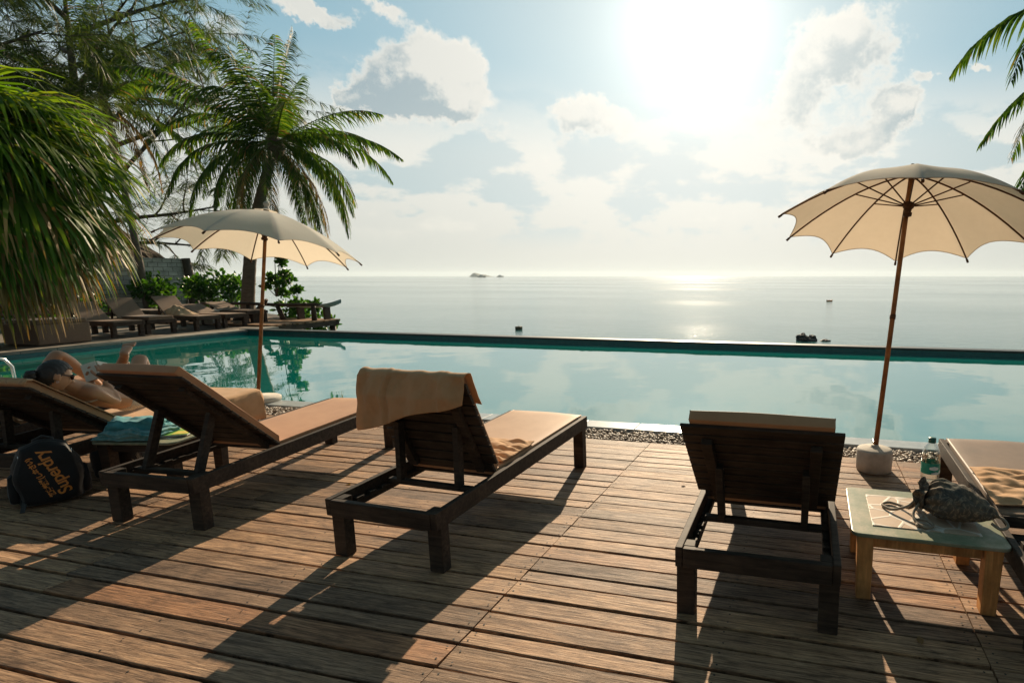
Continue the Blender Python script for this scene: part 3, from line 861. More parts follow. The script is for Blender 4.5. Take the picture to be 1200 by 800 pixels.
def body_towel(L_, ang, bl, label, foot, seed, footdrop):
    """towel following the pad from the top of the backrest to the foot end"""
    T = mat_of(L_); ca, sa = math.cos(ang), math.sin(ang); hy = .575; hz = zt(hy)-.01; LN = 1.8
    def f(u, v):
        tot = .05+bl+(LN-hy)+foot; s = v*tot
        wide = 0 if foot < .2 else max(0, min(1, (s-.05-bl-.05)/.25))
        x = -.345+.69*u+wide*(-.02+.13*u)
        wr = .008*abs(nz(u*5+seed, v*14, seed))+.010*abs(nz(u*3+v*9, v*5, seed+2))
        if s < .05: nn = Vector((0, sa, ca)); q = Vector((0, hy-bl*ca, hz+bl*sa))+nn*(.066-(.05-s)*.9)+Vector((0, -.02, 0)); q += Vector((0, 0, wr))
        elif s < .05+bl-.06:
            uu = bl-(s-.05); nn = Vector((0, sa, ca)); q = Vector((0, hy-uu*ca, hz+uu*sa))+nn*(.068+wr)
        elif s < .05+bl+(LN-hy)+.03:
            y = max(hy+(s-.05-bl), hy-.02); q = Vector((0, y, zt(y)-.041+.058+wr))
            k = max(0, 1-(s-(.05+bl-.06))/.14); q.z += .035*k*k
        else:
            d = s-(.05+bl+(LN-hy)+.03); q = Vector((0, LN+.03+.035*math.sin(min(1, d*9)*PI/2)+.01*math.sin(u*14)*min(1, d*5), zt(LN)+.022-max(0, d-.02)))
        ax = abs(x); dr = 0
        if ax > .33: dr = (min(ax, .386)-.33)*.3
        if ax > .386: dr += (ax-.386)*4.2; x = math.copysign(.387+.006*nz(q.y*9, ax*30), x)
        return T @ Vector((x, q.y, q.z-dr))
    o = grid('towel', 50, 110, f, M['towel2'] if seed < 5 else M['towel'], solid=.006)
    return tag(o, label, 'towel')
body_towel(LW, R(39), .74, 'long sand towel under the person with the book, hanging down at the foot end', .38, 6.0, 1)
body_towel(LP, R(42), .74, 'pale towel under the person with the raised knee', .10, 2.0, 0)

# ------------------------------------------------------------------ side tables
def rounded_rect(hx, hy, r, n=5):
    pts = []
    for cx, cy, a0 in ((hx-r, hy-r, 0), (-hx+r, hy-r, 90), (-hx+r, -hy+r, 180), (hx-r, -hy+r, 270)):
        for k in range(n+1):
            a = R(a0+90*k/n); pts.append((cx+r*math.cos(a), cy+r*math.sin(a)))
    return pts
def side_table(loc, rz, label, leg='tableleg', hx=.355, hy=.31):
    t = empty('side_table', loc, rz, label, 'side table', 'low square side tables between the loungers')
    bm = bmesh.new(); P0 = rounded_rect(hx, hy, .045); z0, z1 = .342, .362
    ix, iy = hx-.105, hy-.105
    lo = [bm.verts.new((x, y, z0)) for x, y in P0]; hi = [bm.verts.new((x, y, z1)) for x, y in P0]
    bm.faces.new(lo[::-1])
    for i in range(len(P0)):
        j = (i+1) % len(P0); bm.faces.new((lo[i], lo[j], hi[j], hi[i]))
    bm.faces.new(hi)
    link('table_top', bm, M['tabletop'], t, bevel=.005)
    bm = bmesh.new(); box(bm, (0, 0, z1+.0015), (2*ix, 2*iy, .006))
    link('tile_inset', bm, M['inset'], t, bevel=.001)
    bm = bmesh.new()
    for s in (-1, 1):
        box(bm, (0, s*(hy-.075), .305), (2*(hx-.11), .024, .072)); box(bm, (s*(hx-.075), 0, .305), (.024, 2*(hy-.11), .072))
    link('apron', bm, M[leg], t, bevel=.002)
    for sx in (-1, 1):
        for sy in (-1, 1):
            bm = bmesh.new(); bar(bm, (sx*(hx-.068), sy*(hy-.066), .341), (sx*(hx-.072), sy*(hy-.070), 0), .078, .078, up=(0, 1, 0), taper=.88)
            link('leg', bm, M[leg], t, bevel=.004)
    return t
T1 = side_table((.600, 2.98, 0), R(-.5), 'side table with green top, tile inset and golden legs, holding bottle and drawstring bag')
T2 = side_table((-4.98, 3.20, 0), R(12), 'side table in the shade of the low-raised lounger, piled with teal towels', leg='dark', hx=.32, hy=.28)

# ------------------------------------------------------------------ water bottle
def bottle(loc, rz):
    t = empty('water_bottle', loc, rz, 'clear plastic water bottle with green cap and label on the side table', 'bottle')
    m, N, L, b = newmat('clear_plastic'); N.remove(b)
    tr = N.new('ShaderNodeBsdfTransparent'); tr.inputs[0].default_value = (.93, .96, .95, 1)
    gl = N.new('ShaderNodeBsdfGlossy'); gl.inputs['Roughness'].default_value = .06
    lw = N.new('ShaderNodeLayerWeight'); lw.inputs[0].default_value = .35
    mx = N.new('ShaderNodeMixShader'); L.new(lw.outputs['Facing'], mx.inputs[0]); L.new(tr.outputs[0], mx.inputs[1]); L.new(gl.outputs[0], mx.inputs[2])
    L.new(mx.outputs[0], N['Material Output'].inputs['Surface'])
    prof = [(.0, .004), (.030, .0), (.040, .006), (.042, .02), (.0395, .03), (.042, .04), (.0395, .05), (.042, .06), (.0395, .07), (.042, .085), (.038, .105), (.0425, .125), (.043, .215), (.040, .225), (.0425, .235), (.038, .262), (.026, .288), (.015, .300), (.0135, .312)]
    bm = bmesh.new(); lathe(bm, prof, 28)
    link('bottle_body', bm, m, t, smooth=True)
    bm = bmesh.new(); lathe(bm, [(.0165, .300), (.0175, .302), (.0175, .322), (.016, .325), (.0, .3255)], 20); link('cap', bm, M['cap'], t)
    bm = bmesh.new(); lathe(bm, [(.0437, .150), (.0437, .205)], 28); bm.faces.ensure_lookup_table()
    bmesh.ops.delete(bm, geom=[f for f in bm.faces if len(f.verts) > 4], context='FACES')
    lab = link('label', bm, M['label'], t, smooth=True)
    bm = bmesh.new()
    for k, (a0, a1, z0, z1) in enumerate([(-2.2, -1.2, .176, .192), (-1.1, -.4, .158, .172), (-2.0, -1.0, .154, .164)]):
        n = 8; r = .0441
        lo = [bm.verts.new((r*math.cos(a0+(a1-a0)*i/n), r*math.sin(a0+(a1-a0)*i/n), z0+.004*math.sin(i/n*PI)*-1)) for i in range(n+1)]
        hi = [bm.verts.new((r*math.cos(a0+(a1-a0)*i/n), r*math.sin(a0+(a1-a0)*i/n), z1-.006*abs(i/n-.5)*2)) for i in range(n+1)]
        for i in range(n): bm.faces.new((lo[i], lo[i+1], hi[i+1], hi[i]))
    link('label_print', bm, M['white'], lab)
    m2, N, L, b = newmat('bottled_water'); N.remove(b)
    tr = N.new('ShaderNodeBsdfTransparent'); tr.inputs[0].default_value = (.80, .88, .88, 1)
    gl = N.new('ShaderNodeBsdfGlossy'); gl.inputs['Roughness'].default_value = .02
    mx = N.new('ShaderNodeMixShader'); mx.inputs[0].default_value = .18; L.new(tr.outputs[0], mx.inputs[1]); L.new(gl.outputs[0], mx.inputs[2])
    L.new(mx.outputs[0], N['Material Output'].inputs['Surface'])
    bm = bmesh.new(); lathe(bm, [(.0, .008), (.037, .010), (.038, .10), (.0, .101)], 24); link('water', bm, m2, t)
    return t
bt = bottle((.680, 3.175, .3625), R(20)); bt.scale = (1.12, 1.12, 1.12)

# ------------------------------------------------------------------ drawstring bag on the table
def drawbag():
    t = empty('drawstring_bag', (.765, 2.945, .367), R(-24), 'dark patterned drawstring cloth bag slumped on the green-topped side table', 'bag')
    bm = bmesh.new(); bmesh.ops.create_icosphere(bm, subdivisions=6, radius=1)
    for v in bm.verts:
        d = v.co.copy(); x, y, z = d
        k = max(0, -x)                                   # mouth end is higher and gathered, far end sags to a corner
        X = x*(.165+.02*max(0, x)); Y = y*(.130-.055*max(0, x)**1.5-.02*k)
        top = .098*(1+.25*k-.50*max(0, x)**1.3)
        Z = .060+z*top if z > 0 else .060+z*.056
        fold = .016*abs(nz(X*9+2, Y*9, Z*7+x))+.011*abs(nz(X*22, Y*20, Z*20+4))-.010
        rdg = .007*math.sin(math.atan2(z, y)*13+x*5)*min(1, k*2.0)
        v.co = Vector((X, Y, Z))+d*(fold+rdg)
        if v.co.z < .002: v.co.z = .002+.001*random.random()
    link('bag_body', bm, M['paisley'], t, smooth=True)
    bm = bmesh.new(); n = 72; rings = []
    for i, (r, xx, tw) in enumerate([(.090, -.128, .05), (.074, -.150, .10), (.066, -.160, .14), (.080, -.172, .18), (.094, -.178, .20), (.090, -.172, .20), (.060, -.150, .12), (.02, -.125, .0)]):
        rg = []
        for k in range(n):
            a = 2*PI*k/n; rr = r*(1+tw*.9*math.sin(a*10+.6*math.sin(a*3))+.05*math.sin(a*5+1))
            z_ = .080+rr*math.sin(a)*.72; rg.append(bm.verts.new((xx+.010*math.sin(a*6)*(tw*5)-.18*(z_-.08)*-1, rr*math.cos(a)*.95, max(.003, z_))))
        rings.append(rg)
    for i in range(len(rings)-1):
        for k in range(n): bm.faces.new((rings[i][k], rings[i][(k+1) % n], rings[i+1][(k+1) % n], rings[i+1][k]))
    link('bag_mouth', bm, M['paisley'], t, smooth=True)
    cm = simple('cord', (.20, .16, .12), (.34, .28, .21), 60, .8, bmp=.4)
    for pts in ([(-.17, -.05, .07), (-.20, -.09, .04), (-.27, -.10, .012), (-.33, -.06, .008), (-.31, -.01, .008), (-.25, -.02, .010), (-.20, -.05, .02), (-.17, -.055, .045)],
                [(-.15, -.08, .06), (-.16, -.13, .03), (-.13, -.18, .010), (-.08, -.195, .008), (-.06, -.165, .010), (-.10, -.14, .018), (-.14, -.15, .010), (-.12, -.205, .008)],
                [(.15, .02, .05), (.20, .0, .05), (.225, -.02, .03), (.20, -.045, .02), (.16, -.03, .03)]):
        pts = [Vector(p) for p in pts]; sm = []
        for i in range(len(pts)-1):
            p0 = pts[max(i-1, 0)]; p1 = pts[i]; p2 = pts[i+1]; p3 = pts[min(i+2, len(pts)-1)]
            for k in range(6):
                q = k/6; sm.append(.5*((2*p1)+(-p0+p2)*q+(2*p0-5*p1+4*p2-p3)*q*q+(-p0+3*p1-3*p2+p3)*q**3))
        sm.append(pts[-1]); bm = bmesh.new(); tube(bm, sm, .0065, 7); link('cord', bm, cm, t)
drawbag()
bpy.data.objects['drawstring_bag'].scale = (1.05, 1.08, 1.18)

# ------------------------------------------------------------------ umbrellas
def umbrella(cx, cy, cz, r, tx, ty, phase, drop, base, label, canvas, bucket, ext=.06, ribs_len=1.0):
    t = empty('beach_umbrella', (base[0], base[1], 0), 0, label, 'umbrella', 'cream canvas umbrellas by the pool')
    inv = Matrix.Translation((-base[0], -base[1], 0))
    C0 = Vector((cx, cy, cz)); n = Vector((-tx, -ty, 1)).normalized()
    ex = Vector((1, 0, tx)).normalized(); ey = n.cross(ex).normalized()
    def P(rho, a, h):    # rho radial fraction, angle, height above rim plane
        return inv @ (C0+ex*(rho*r*math.cos(a))+ey*(rho*r*math.sin(a))+n*h)
    def prof(q): return drop*(1-q**1.75)
    NR = 10; SEG = 10; RAD = 16
    def canopy_vert(k, s, i, off=0):
        a0 = phase+k*2*PI/NR; q = i/RAD; fr = s/SEG
        sc = 4*fr*(1-fr)
        # cloth is taut between ribs: chord instead of arc, sags inward near the edge
        a = a0+fr*2*PI/NR
        ch = math.cos(PI/NR)/math.cos((fr-.5)*2*PI/NR)
        q2 = q*(1-sc*.085*q**6)
        return P(q2*ch, a, prof(q2)-sc*.005*math.sin(PI*min(1, q))+off)
    vs = []; fs = []
    rows = NR*SEG
    for k in range(NR):
        for s in range(SEG):
            for i in range(1, RAD+1): vs.append(canopy_vert(k, s, i))
    vs.append(P(0, 0, prof(0))); top = len(vs)-1
    for j in range(rows):
        j2 = (j+1) % rows
        fs.append((top, j*RAD, j2*RAD))
        for i in range(RAD-1): fs.append((j*RAD+i, j*RAD+i+1, j2*RAD+i+1, j2*RAD+i))
    raw('canopy', vs, fs, M[canvas], t, smooth=True)
    # hem
    bm = bmesh.new()
    hem = [Vector(canopy_vert(k, s, RAD)) for k in range(NR) for s in range(SEG)]; hem.append(hem[0])
    tube(bm, hem, .0035, 5); link('hem', bm, M[canvas], t)
    apex = P(0, 0, drop); hub = P(0, 0, drop-.19*r/1.05-.08)
    # vent cap
    bm = bmesh.new(); rg = []
    for i, (rho, h) in enumerate([(.02, drop+.035), (.06, drop+.022), (.115, drop+.004)]):
        rg.append([bm.verts.new(P(rho*(1+.09*math.sin(a*2*PI/20*6)), a*2*PI/20, h)) for a in range(20)])
    for i in range(2):
        for k in range(20): bm.faces.new((rg[i][k], rg[i][(k+1) % 20], rg[i+1][(k+1) % 20], rg[i+1][k]))
    link('top_cap', bm, M[canvas], t, smooth=True)
    for k in range(NR):
        a = phase+k*2*PI/NR; bm = bmesh.new()
        pts = [P(q, a, prof(q)-.010) for q in [0.02+i*(1.0+.0-0.02)/10 for i in range(11)]]
        end = P(1.018, a, prof(1.018)-.012); pts.append(end)
        tube(bm, pts, .0075, 6)
        tube(bm, [pts[-2], end+ (end-pts[-2])*.3], .011, 6)
        link('rib', bm, M['rib'], t)
        bm = bmesh.new(); q = .43
        tube(bm, [hub + (P(q, a, 0)-P(0, 0, 0))*.06, P(q, a, prof(q)-.018)], .006, 6); link('stretcher', bm, M['rib'], t)
    bm = bmesh.new(); b0 = inv @ Vector(base); ax = (apex-b0).normalized()
    tube(bm, [b0, apex-ax*.01], [.021, .019], 14); link('pole', bm, M['pole'], t)
    rot = ax.to_track_quat('Z', 'Y').to_matrix().to_4x4()
    bm = bmesh.new(); HM = Matrix.Translation(hub) @ rot
    lathe(bm, [(.022, -.09), (.034, -.085), (.036, -.06), (.026, -.055), (.030, -.03), (.044, -.015), (.044, .02), (.024, .03)], 18, M=HM)
    link('runner_hub', bm, M['rib'], t)
    bm = bmesh.new(); HM = Matrix.Translation(apex) @ rot
    if canvas == 'canvas_l': HM = HM @ Matrix.Scale(1.5, 4)
    lathe(bm, [(.020, -.01), (.020, .03), (.012, .04), (.022, .055), (.024, .068), (.015, .082), (.0, .088)], 14, M=HM)
    link('finial', bm, M['concrete'] if canvas == 'canvas_l' else M['rib'], t)
    # pin and eyelet on the pole
    pm = b0.lerp(apex, .5); bm = bmesh.new(); lathe(bm, [(.024, -.02), (.0245, 0), (.024, .02)], 14, M=Matrix.Translation(pm) @ rot); link('pole_ferrule', bm, M['rib'], t)
    bm = bmesh.new()
    if bucket: prof_ = [(0, 0), (.132, 0), (.140, .008), (.143, .08), (.143, .165), (.136, .182), (.115, .190), (.05, .197), (.034, .200), (.030, .214), (.0, .214)]
    else: prof_ = [(0, 0), (.24, 0), (.25, .012), (.25, .05), (.23, .066), (.07, .076), (.045, .10), (.0, .10)]
    lathe(bm, prof_, 36); bs = link('base', bm, M['concrete'], t)
    return t
umbrella(.749, 4.972, 1.981, 1.03, -.067, -.234, -1.654, .46, (.57, 4.70, .1), 'cream umbrella on a leaning pole in a round bucket base, right of the centre lounger', 'canvas', True)
umbrella(-6.695, 5.66, 1.903, 1.06, -.016, -.181, -.568, .50, (-6.86, 5.50, .04), 'pale umbrella on an upright pole standing in front of the coconut palm', 'canvas_l', False)

# ------------------------------------------------------------------ backpack
def backpack():
    t = empty('backpack', (-5.235, 2.615, 0), R(64), 'black backpack with orange lettering standing on the deck', 'backpack')
    # local: x across (width), -y is the front that carries the print, z up, leaning back
    lean = Matrix.Rotation(R(-9), 4, 'X')
    def shell(w, d, h, c, seed, amp, taper):
        bm = bmesh.new(); bmesh.ops.create_cube(bm, size=2); bmesh.ops.subdivide_edges(bm, edges=bm.edges[:], cuts=11, use_grid_fill=True)
        for v in bm.verts:
            p = v.co.copy(); q = p.normalized()*1.22; s = p.lerp(q, .52)
            zf = (s.z+1)/2
            tw = 1-taper*max(0, zf-.35)**1.6
            X = s.x*w*tw; Y = s.y*d*(1-.35*zf**2); Z = s.z*h
            k = amp*nz(X*11+seed, Y*11, Z*9)+amp*.5*nz(X*28, Y*28+seed, Z*24)
            if s.z < -.8: Z = max(Z, -h)
            v.co = lean @ Vector((c[0]+X+q.x*k, c[1]+Y+q.y*k, c[2]+Z+q.z*k*.4))
            if v.co.z < 0: v.co.z = 0
        return bm
    link('main_compartment', shell(.165, .10, .215, (0, .02, .212), 1, .014, .55), M['black_fabric'], t, smooth=True)
    link('front_pocket', shell(.150, .045, .205, (0, -.085, .212), 5, .010, .50), M['black_fabric'], t, smooth=True)
    link('side_pocket', shell(.030, .07, .10, (-.168, .02, .13), 7, .006, .2), M['black_fabric'], t, smooth=True)
    link('side_pocket', shell(.030, .07, .10, (.168, .02, .13), 8, .006, .2), M['black_fabric'], t, smooth=True)
    bm = bmesh.new(); tube(bm, [lean @ Vector((x, y, z)) for x, y, z in [(-.05, .06, .40), (-.045, .05, .45), (0, .045, .472), (.045, .05, .45), (.05, .06, .40)]], .010, 8); link('carry_handle', bm, M['strap'], t, smooth=True)
    for s in (-1, 1):
        bm = bmesh.new(); pts = [lean @ Vector((s*x, y, z)) for x, y, z in [(.04, .10, .40), (.06, .16, .37), (.09, .19, .25), (.12, .16, .10), (.14, .10, .03)]]
        for a, b in zip(pts[:-1], pts[1:]): bar(bm, a, b, .055, .012, up=(0, 1, 0))
        link('shoulder_strap', bm, M['strap'], t, bevel=.003)
    for s, z0 in ((-1, .31), (1, .31)):
        bm = bmesh.new(); arc = [lean @ Vector((s*(.125-.03*abs(k-4)/4*0), -.055-.012*math.sin(k/8*PI), .10+.26*k/8)) for k in range(9)]
        tube(bm, arc, .0035, 5); link('zip', bm, M['metal'], t)
        bm = bmesh.new(); bar(bm, arc[6], arc[6]+Vector((s*.012, -.012, -.045)), .009, .004); link('zip_pull', bm, M['metal'], t)
    bm = bmesh.new(); bar(bm, lean @ Vector((-.13, -.10, .05)), Vector((-.15, -.16, .004)), .024, .004); link('strap_end', bm, M['strap'], t)
    # lettering, running up the front
    from mathutils.bvhtree import BVHTree
    trees = []
    for ch_ in COL.objects:
        if ch_.parent == t and ch_.name.startswith(('main_comp', 'front_pocket')):
            trees.append(BVHTree.FromPolygons([v.co.copy() for v in ch_.data.vertices], [list(p.vertices) for p in ch_.data.polygons]))
    def text(body, size, off, nm, dy, mat='orange'):
        cu = bpy.data.curves.new(nm, 'FONT'); cu.body = body; cu.size = size; cu.offset = .0016; cu.resolution_u = 6; cu.align_x = 'CENTER'; cu.align_y = 'CENTER'; cu.space_character = .92
        tmp = bpy.data.objects.new(nm, cu); COL.objects.link(tmp)
        dg = bpy.context.evaluated_depsgraph_get(); me = bpy.data.meshes.new_from_object(tmp.evaluated_get(dg))
        bpy.data.objects.remove(tmp); bpy.data.curves.remove(cu)
        rot = Matrix.Rotation(R(90), 4, 'X') 
        roll = Matrix.Rotation(R(108), 4, 'Y').inverted()
        X = lean @ Matrix.Translation((off[0], dy, off[1])) @ roll @ rot
        me.transform(X)
        # print lies on the fabric: drop every point on to the nearest cloth in front
        for v in me.vertices:
            best = None
            for tr in trees:
                h = tr.ray_cast(Vector((v.co.x, -.6, v.co.z)), Vector((0, 1, 0)))
                if h[0] is not None and (best is None or h[0].y < best): best = h[0].y
            if best is not None: v.co.y = best-.0025
        me.materials.clear(); me.materials.append(M[mat])
        o = bpy.data.objects.new(nm, me); COL.objects.link(o); o.parent = t
    text('Superdry', .098, (.020, .215), 'lettering', -.142)
    text('極度乾燥(しなさい)', .036, (-.040, .19), 'small_lettering', -.142)
backpack()

# ------------------------------------------------------------------ things on the shaded side table
def folded(name, w, d, h, loc, rz, mat, label, cat, seed, parent=None, waves=3):
    bm = bmesh.new(); bmesh.ops.create_cube(bm, size=2); bmesh.ops.subdivide_edges(bm, edges=bm.edges[:], cuts=13, use_grid_fill=True)
    for v in bm.verts:
        p = v.co; q = p.lerp(p.normalized()*1.3, .30)
        Y = q.y*d/2; X = q.x*w/2; Z = q.z*h/2+h/2
        k = .05*nz(X*9+seed, Y*9, Z*22)+.03*nz(X*24, Y*24+seed, Z*40)+.012*math.sin(Z/h*waves*2*PI+X*9)
        v.co = Vector((X*(1+k*3), Y*(1+k*3), Z+(.045*nz(X*7, Y*7+seed, 3)+.02*nz(X*19, Y*17, seed))*(Z/h)))
        if v.co.z < 0: v.co.z = 0
    o = link(name, bm, mat, smooth=True); o.location = loc; o.rotation_euler = (0, 0, R(rz))
    return tag(o, label, cat)
folded('folded_cloth', .40, .30, .075, (-5.02, 3.06, .372), 15, M['teal_light'], 'loosely folded light teal cloth at the bottom of the shaded table pile', 'cloth', 1)
folded('folded_towel', .34, .20, .075, (-5.00, 3.05, .437), 25, M['teal_towel'], 'rolled teal towel on top of the shaded table pile', 'towel', 5, waves=1)
folded('folded_cloth', .17, .13, .022, (-5.16, 3.04, .431), -10, M['grey_towel'], 'small grey cloth lying beside the rolled teal towel', 'cloth', 9, waves=1)
def magazine(loc, rz, label, c='greenprint'):
    t = empty('magazine', loc, R(rz), label, 'magazine')
    bm = bmesh.new(); box(bm, (0, 0, .006), (.20, .27, .010)); link('pages', bm, M['paper'], t, bevel=.001)
    bm = bmesh.new(); box(bm, (0, 0, .0125), (.202, .272, .0016)); link('cover', bm, M[c], t)
    bm = bmesh.new(); box(bm, (.04, -.07, .0142), (.10, .10, .001)); box(bm, (-.05, .08, .0142), (.06, .08, .001)); link('cover_print', bm, M['yellowprint'], t)
magazine((-4.83, 3.22, .370), 30, 'green and yellow magazine sticking out from under the teal towels')
magazine((-5.20, 3.20, .370), -25, 'teal and yellow magazine lying on the far side of the shaded table pile', 'teal_towel')
def tote():
    bm = bmesh.new(); n = 28; rings = []
    for i, (k, z) in enumerate([(0.02, .0), (.80, .0), (.92, .02), (1.0, .10), (1.02, .18), (.95, .24), (.90, .24), (.96, .17), (.9, .04)]):
        rings.append([bm.verts.new((k*.14*math.copysign(abs(math.cos(a))**.6, math.cos(a))+.01*nz(a, z*9), k*.10*math.copysign(abs(math.sin(a))**.6, math.sin(a)), z+.012*nz(a*2, 3)*(z > .1))) for a in [2*PI*j/n for j in range(n)]])
    for i in range(len(rings)-1):
        for j in range(n): bm.faces.new((rings[i][j], rings[i][(j+1) % n], rings[i+1][(j+1) % n], rings[i+1][j]))
    bm.faces.new(rings[0]); bm.faces.new(rings[-1])
    t = empty('tote_bag', (-5.42, 3.12, 0), R(30), 'small dark open bag with pale strings standing beside the shaded table', 'bag')
    link('bag_body', bm, M['black_fabric'], t, smooth=True)
    cm = simple('pale_string', (.35, .34, .30), (.5, .48, .42), 60, .8, bmp=0)
    rnd = random.Random(4)
    for q in range(5):
        bm = bmesh.new(); a = rnd.uniform(-1.2, .6); pts = []
        for i in range(9):
            u = i/8; pts.append(((.135+.02*math.sin(u*PI))*math.cos(a+u*.9), (.105+.02*math.sin(u*PI))*math.sin(a+u*.9), .245-.16*math.sin(u*PI)*rnd.uniform(.8, 1.1)))
        tube(bm, pts, .0022, 5); link('string', bm, cm, t)
tote()

# ------------------------------------------------------------------ people
def skin_mesh(chains, sub=2):
    """chains: list of [ (pos, radius), ... ]; the first chain is the trunk. returns mesh"""
    me = bpy.data.meshes.new('tmp'); vs = []; es = []; rad = []
    def idx(p):
        for i, q in enumerate(vs):
            if (Vector(q)-Vector(p)).length < 1e-5: return i
        vs.append(tuple(p)); rad.append(None); return len(vs)-1
    for ch in chains:
        prev = None
        for p, r in ch:
            i = idx(p)
            if rad[i] is None: rad[i] = r if isinstance(r, tuple) else (r, r)
            if prev is not None: es.append((prev, i))
            prev = i
    me.from_pydata(vs, es, [])
    o = bpy.data.objects.new('tmp', me); COL.objects.link(o)
    o.modifiers.new('Skin', 'SKIN')
    sv = me.skin_vertices[0].data
    for i, r in enumerate(rad): sv[i].radius = r; sv[i].use_root = (i == 0)
    m = o.modifiers.new('Sub', 'SUBSURF'); m.levels = sub; m.render_levels = sub
    dg = bpy.context.evaluated_depsgraph_get(); out = bpy.data.meshes.new_from_object(o.evaluated_get(dg))
    bpy.data.objects.remove(o); bpy.data.meshes.remove(me)
    return out

def lerp(a, b, t): return Vector(a).lerp(Vector(b), t)
def limb(a, b, ra, rm, rb, bulge=.35):
    return [(tuple(a), ra), (tuple(lerp(a, b, bulge)), rm), (tuple(lerp(a, b, .75)), (rm+rb)/2*.92), (tuple(b), rb)]

def head_mesh(center, fwd, up, s=.115):
    """head with brow, nose, lips, chin and ears; fwd = where the face looks"""
    f = Vector(fwd).normalized(); u = (Vector(up)-f*Vector(up).dot(f)).normalized(); r = f.cross(u)
    bm = bmesh.new(); bmesh.ops.create_uvsphere(bm, u_segments=48, v_segments=36, radius=1)
    def G(x, y, x0, y0, w, h=None): return math.exp(-((x-x0)/w)**2-((y-y0)/(h or w))**2)
    for v in bm.verts:
        x, y, z = v.co        # x right, y forward, z up
        X = x*.073; Y = y*.094; Z = z*.116
        if z < 0:
            k = -z
            X *= 1-.30*k*k; Y = Y*(1-.05*k)+(.004*k if y > 0 else .030*k*k)
        if y > .25:
            ff = 1
            Y += ff*(.024*G(x, z, 0, -.20, .13, .15)+.011*G(x, z, 0, .0, .09, .2))     # nose
            Y -= ff*(.012*G(x, z, .38, .02, .20, .14)+.012*G(x, z, -.38, .02, .20, .14))  # eye sockets
            Y += ff*.006*(G(x, z, .34, .17, .25, .09)+G(x, z, -.34, .17, .25, .09))       # brow
            Y += ff*(.008*G(x, z, 0, -.46, .20, .05)+.009*G(x, z, 0, -.56, .17, .05)-.005*G(x, z, 0, -.51, .22, .025))
            Y += ff*.013*G(x, z, 0, -.80, .24, .14)                                        # chin
        if abs(x) > .9 and abs(z+.08) < .25 and -.28 < y < .10:
            X += math.copysign(.012, x)
        v.co = Vector(center)+r*X+f*Y+u*Z
    me = bpy.data.meshes.new('h'); bm.to_mesh(me); bm.free(); return me

def fuse(meshes, name, mat, parent, vox=.0055, smoothit=3):
    bm = bmesh.new()
    for m in meshes: bm.from_mesh(m); bpy.data.meshes.remove(m)
    me = bpy.data.meshes.new(name); bm.to_mesh(me); bm.free()
    o = bpy.data.objects.new(name, me); COL.objects.link(o)
    m = o.modifiers.new('R', 'REMESH'); m.mode = 'VOXEL'; m.voxel_size = vox
    s = o.modifiers.new('S', 'SMOOTH'); s.factor = .5; s.iterations = smoothit
    dg = bpy.context.evaluated_depsgraph_get(); out = bpy.data.meshes.new_from_object(o.evaluated_get(dg))
    o.modifiers.clear(); o.data = out; out.materials.clear(); out.materials.append(mat)
    for p in out.polygons: p.use_smooth = True
    o.parent = parent; return o

def hand(wrist, palm_dir, palm_n, side, curl=.7, s=1.0):
    """wrist, direction of the palm, palm normal (towards which fingers curl); side=+1 puts the thumb on the +cross side"""
    d = Vector(palm_dir).normalized(); n = (Vector(palm_n)-d*Vector(palm_n).dot(d)).normalized(); c = d.cross(n).normalized()*side
    W_ = Vector(wrist); out = []
    out.append([(tuple(W_), .024*s), (tuple(W_+d*.035*s), (.036*s, .018*s)), (tuple(W_+d*.075*s), (.036*s, .016*s))])
    fl = [.070, .080, .074, .058]
    for i in range(4):
        b = W_+d*.070*s+c*(.030-.020*i)*s; L_ = fl[i]*s; p = b; dirv = d.copy(); ch = [(tuple(b), .0095*s)]
        for k, (fr, ct) in enumerate(((.45, curl*.6), (.32, curl), (.23, curl*.7))):
            ax = c; rotm = Matrix.Rotation(ct*(1 if side*1 > 0 else -1), 3, ax)
            dirv = (dirv*math.cos(ct)+n*math.sin(ct)).normalized(); n2 = (n*math.cos(ct)-dirv*0).normalized()
            p = p+dirv*L_*fr; ch.append((tuple(p), (.0092-.0008*k)*s))
        out.append(ch)
    th = [(tuple(W_+d*.022*s+c*.018*s), .012*s)]
    p = W_+d*.045*s+c*.042*s+n*.010*s; th.append((tuple(p), .0115*s)); p = p+(d*.7+c*.35+n*.6).normalized()*.034*s; th.append((tuple(p), .0105*s)); p = p+(d*.9+n*.6).normalized()*.026*s; th.append((tuple(p), .009*s))
    out.append(th)
    return out

def foot(ankle, heel, toe, s=1.0):
    a, h, t_ = Vector(ankle), Vector(heel), Vector(toe)
    out = [[(tuple(a), .033*s), (tuple(lerp(a, h, .75)), .034*s)], [(tuple(h), .028*s), (tuple(lerp(h, t_, .45)), (.036*s, .027*s)), (tuple(lerp(h, t_, .80)), (.042*s, .018*s))]]
    d = (t_-h).normalized(); up = (a-h).normalized(); c = d.cross(up).normalized()
    for i, w in enumerate((-.030, -.013, .002, .016, .030)):
        b = lerp(h, t_, .76)+c*w*s; L_ = (.062, .058, .052, .046, .040)[i]*s
        out.append([(tuple(b), .011*s), (tuple(b+d*L_*.6+up*.004), .0105*s), (tuple(b+d*L_), .009*s if i else .011*s)])
    return out

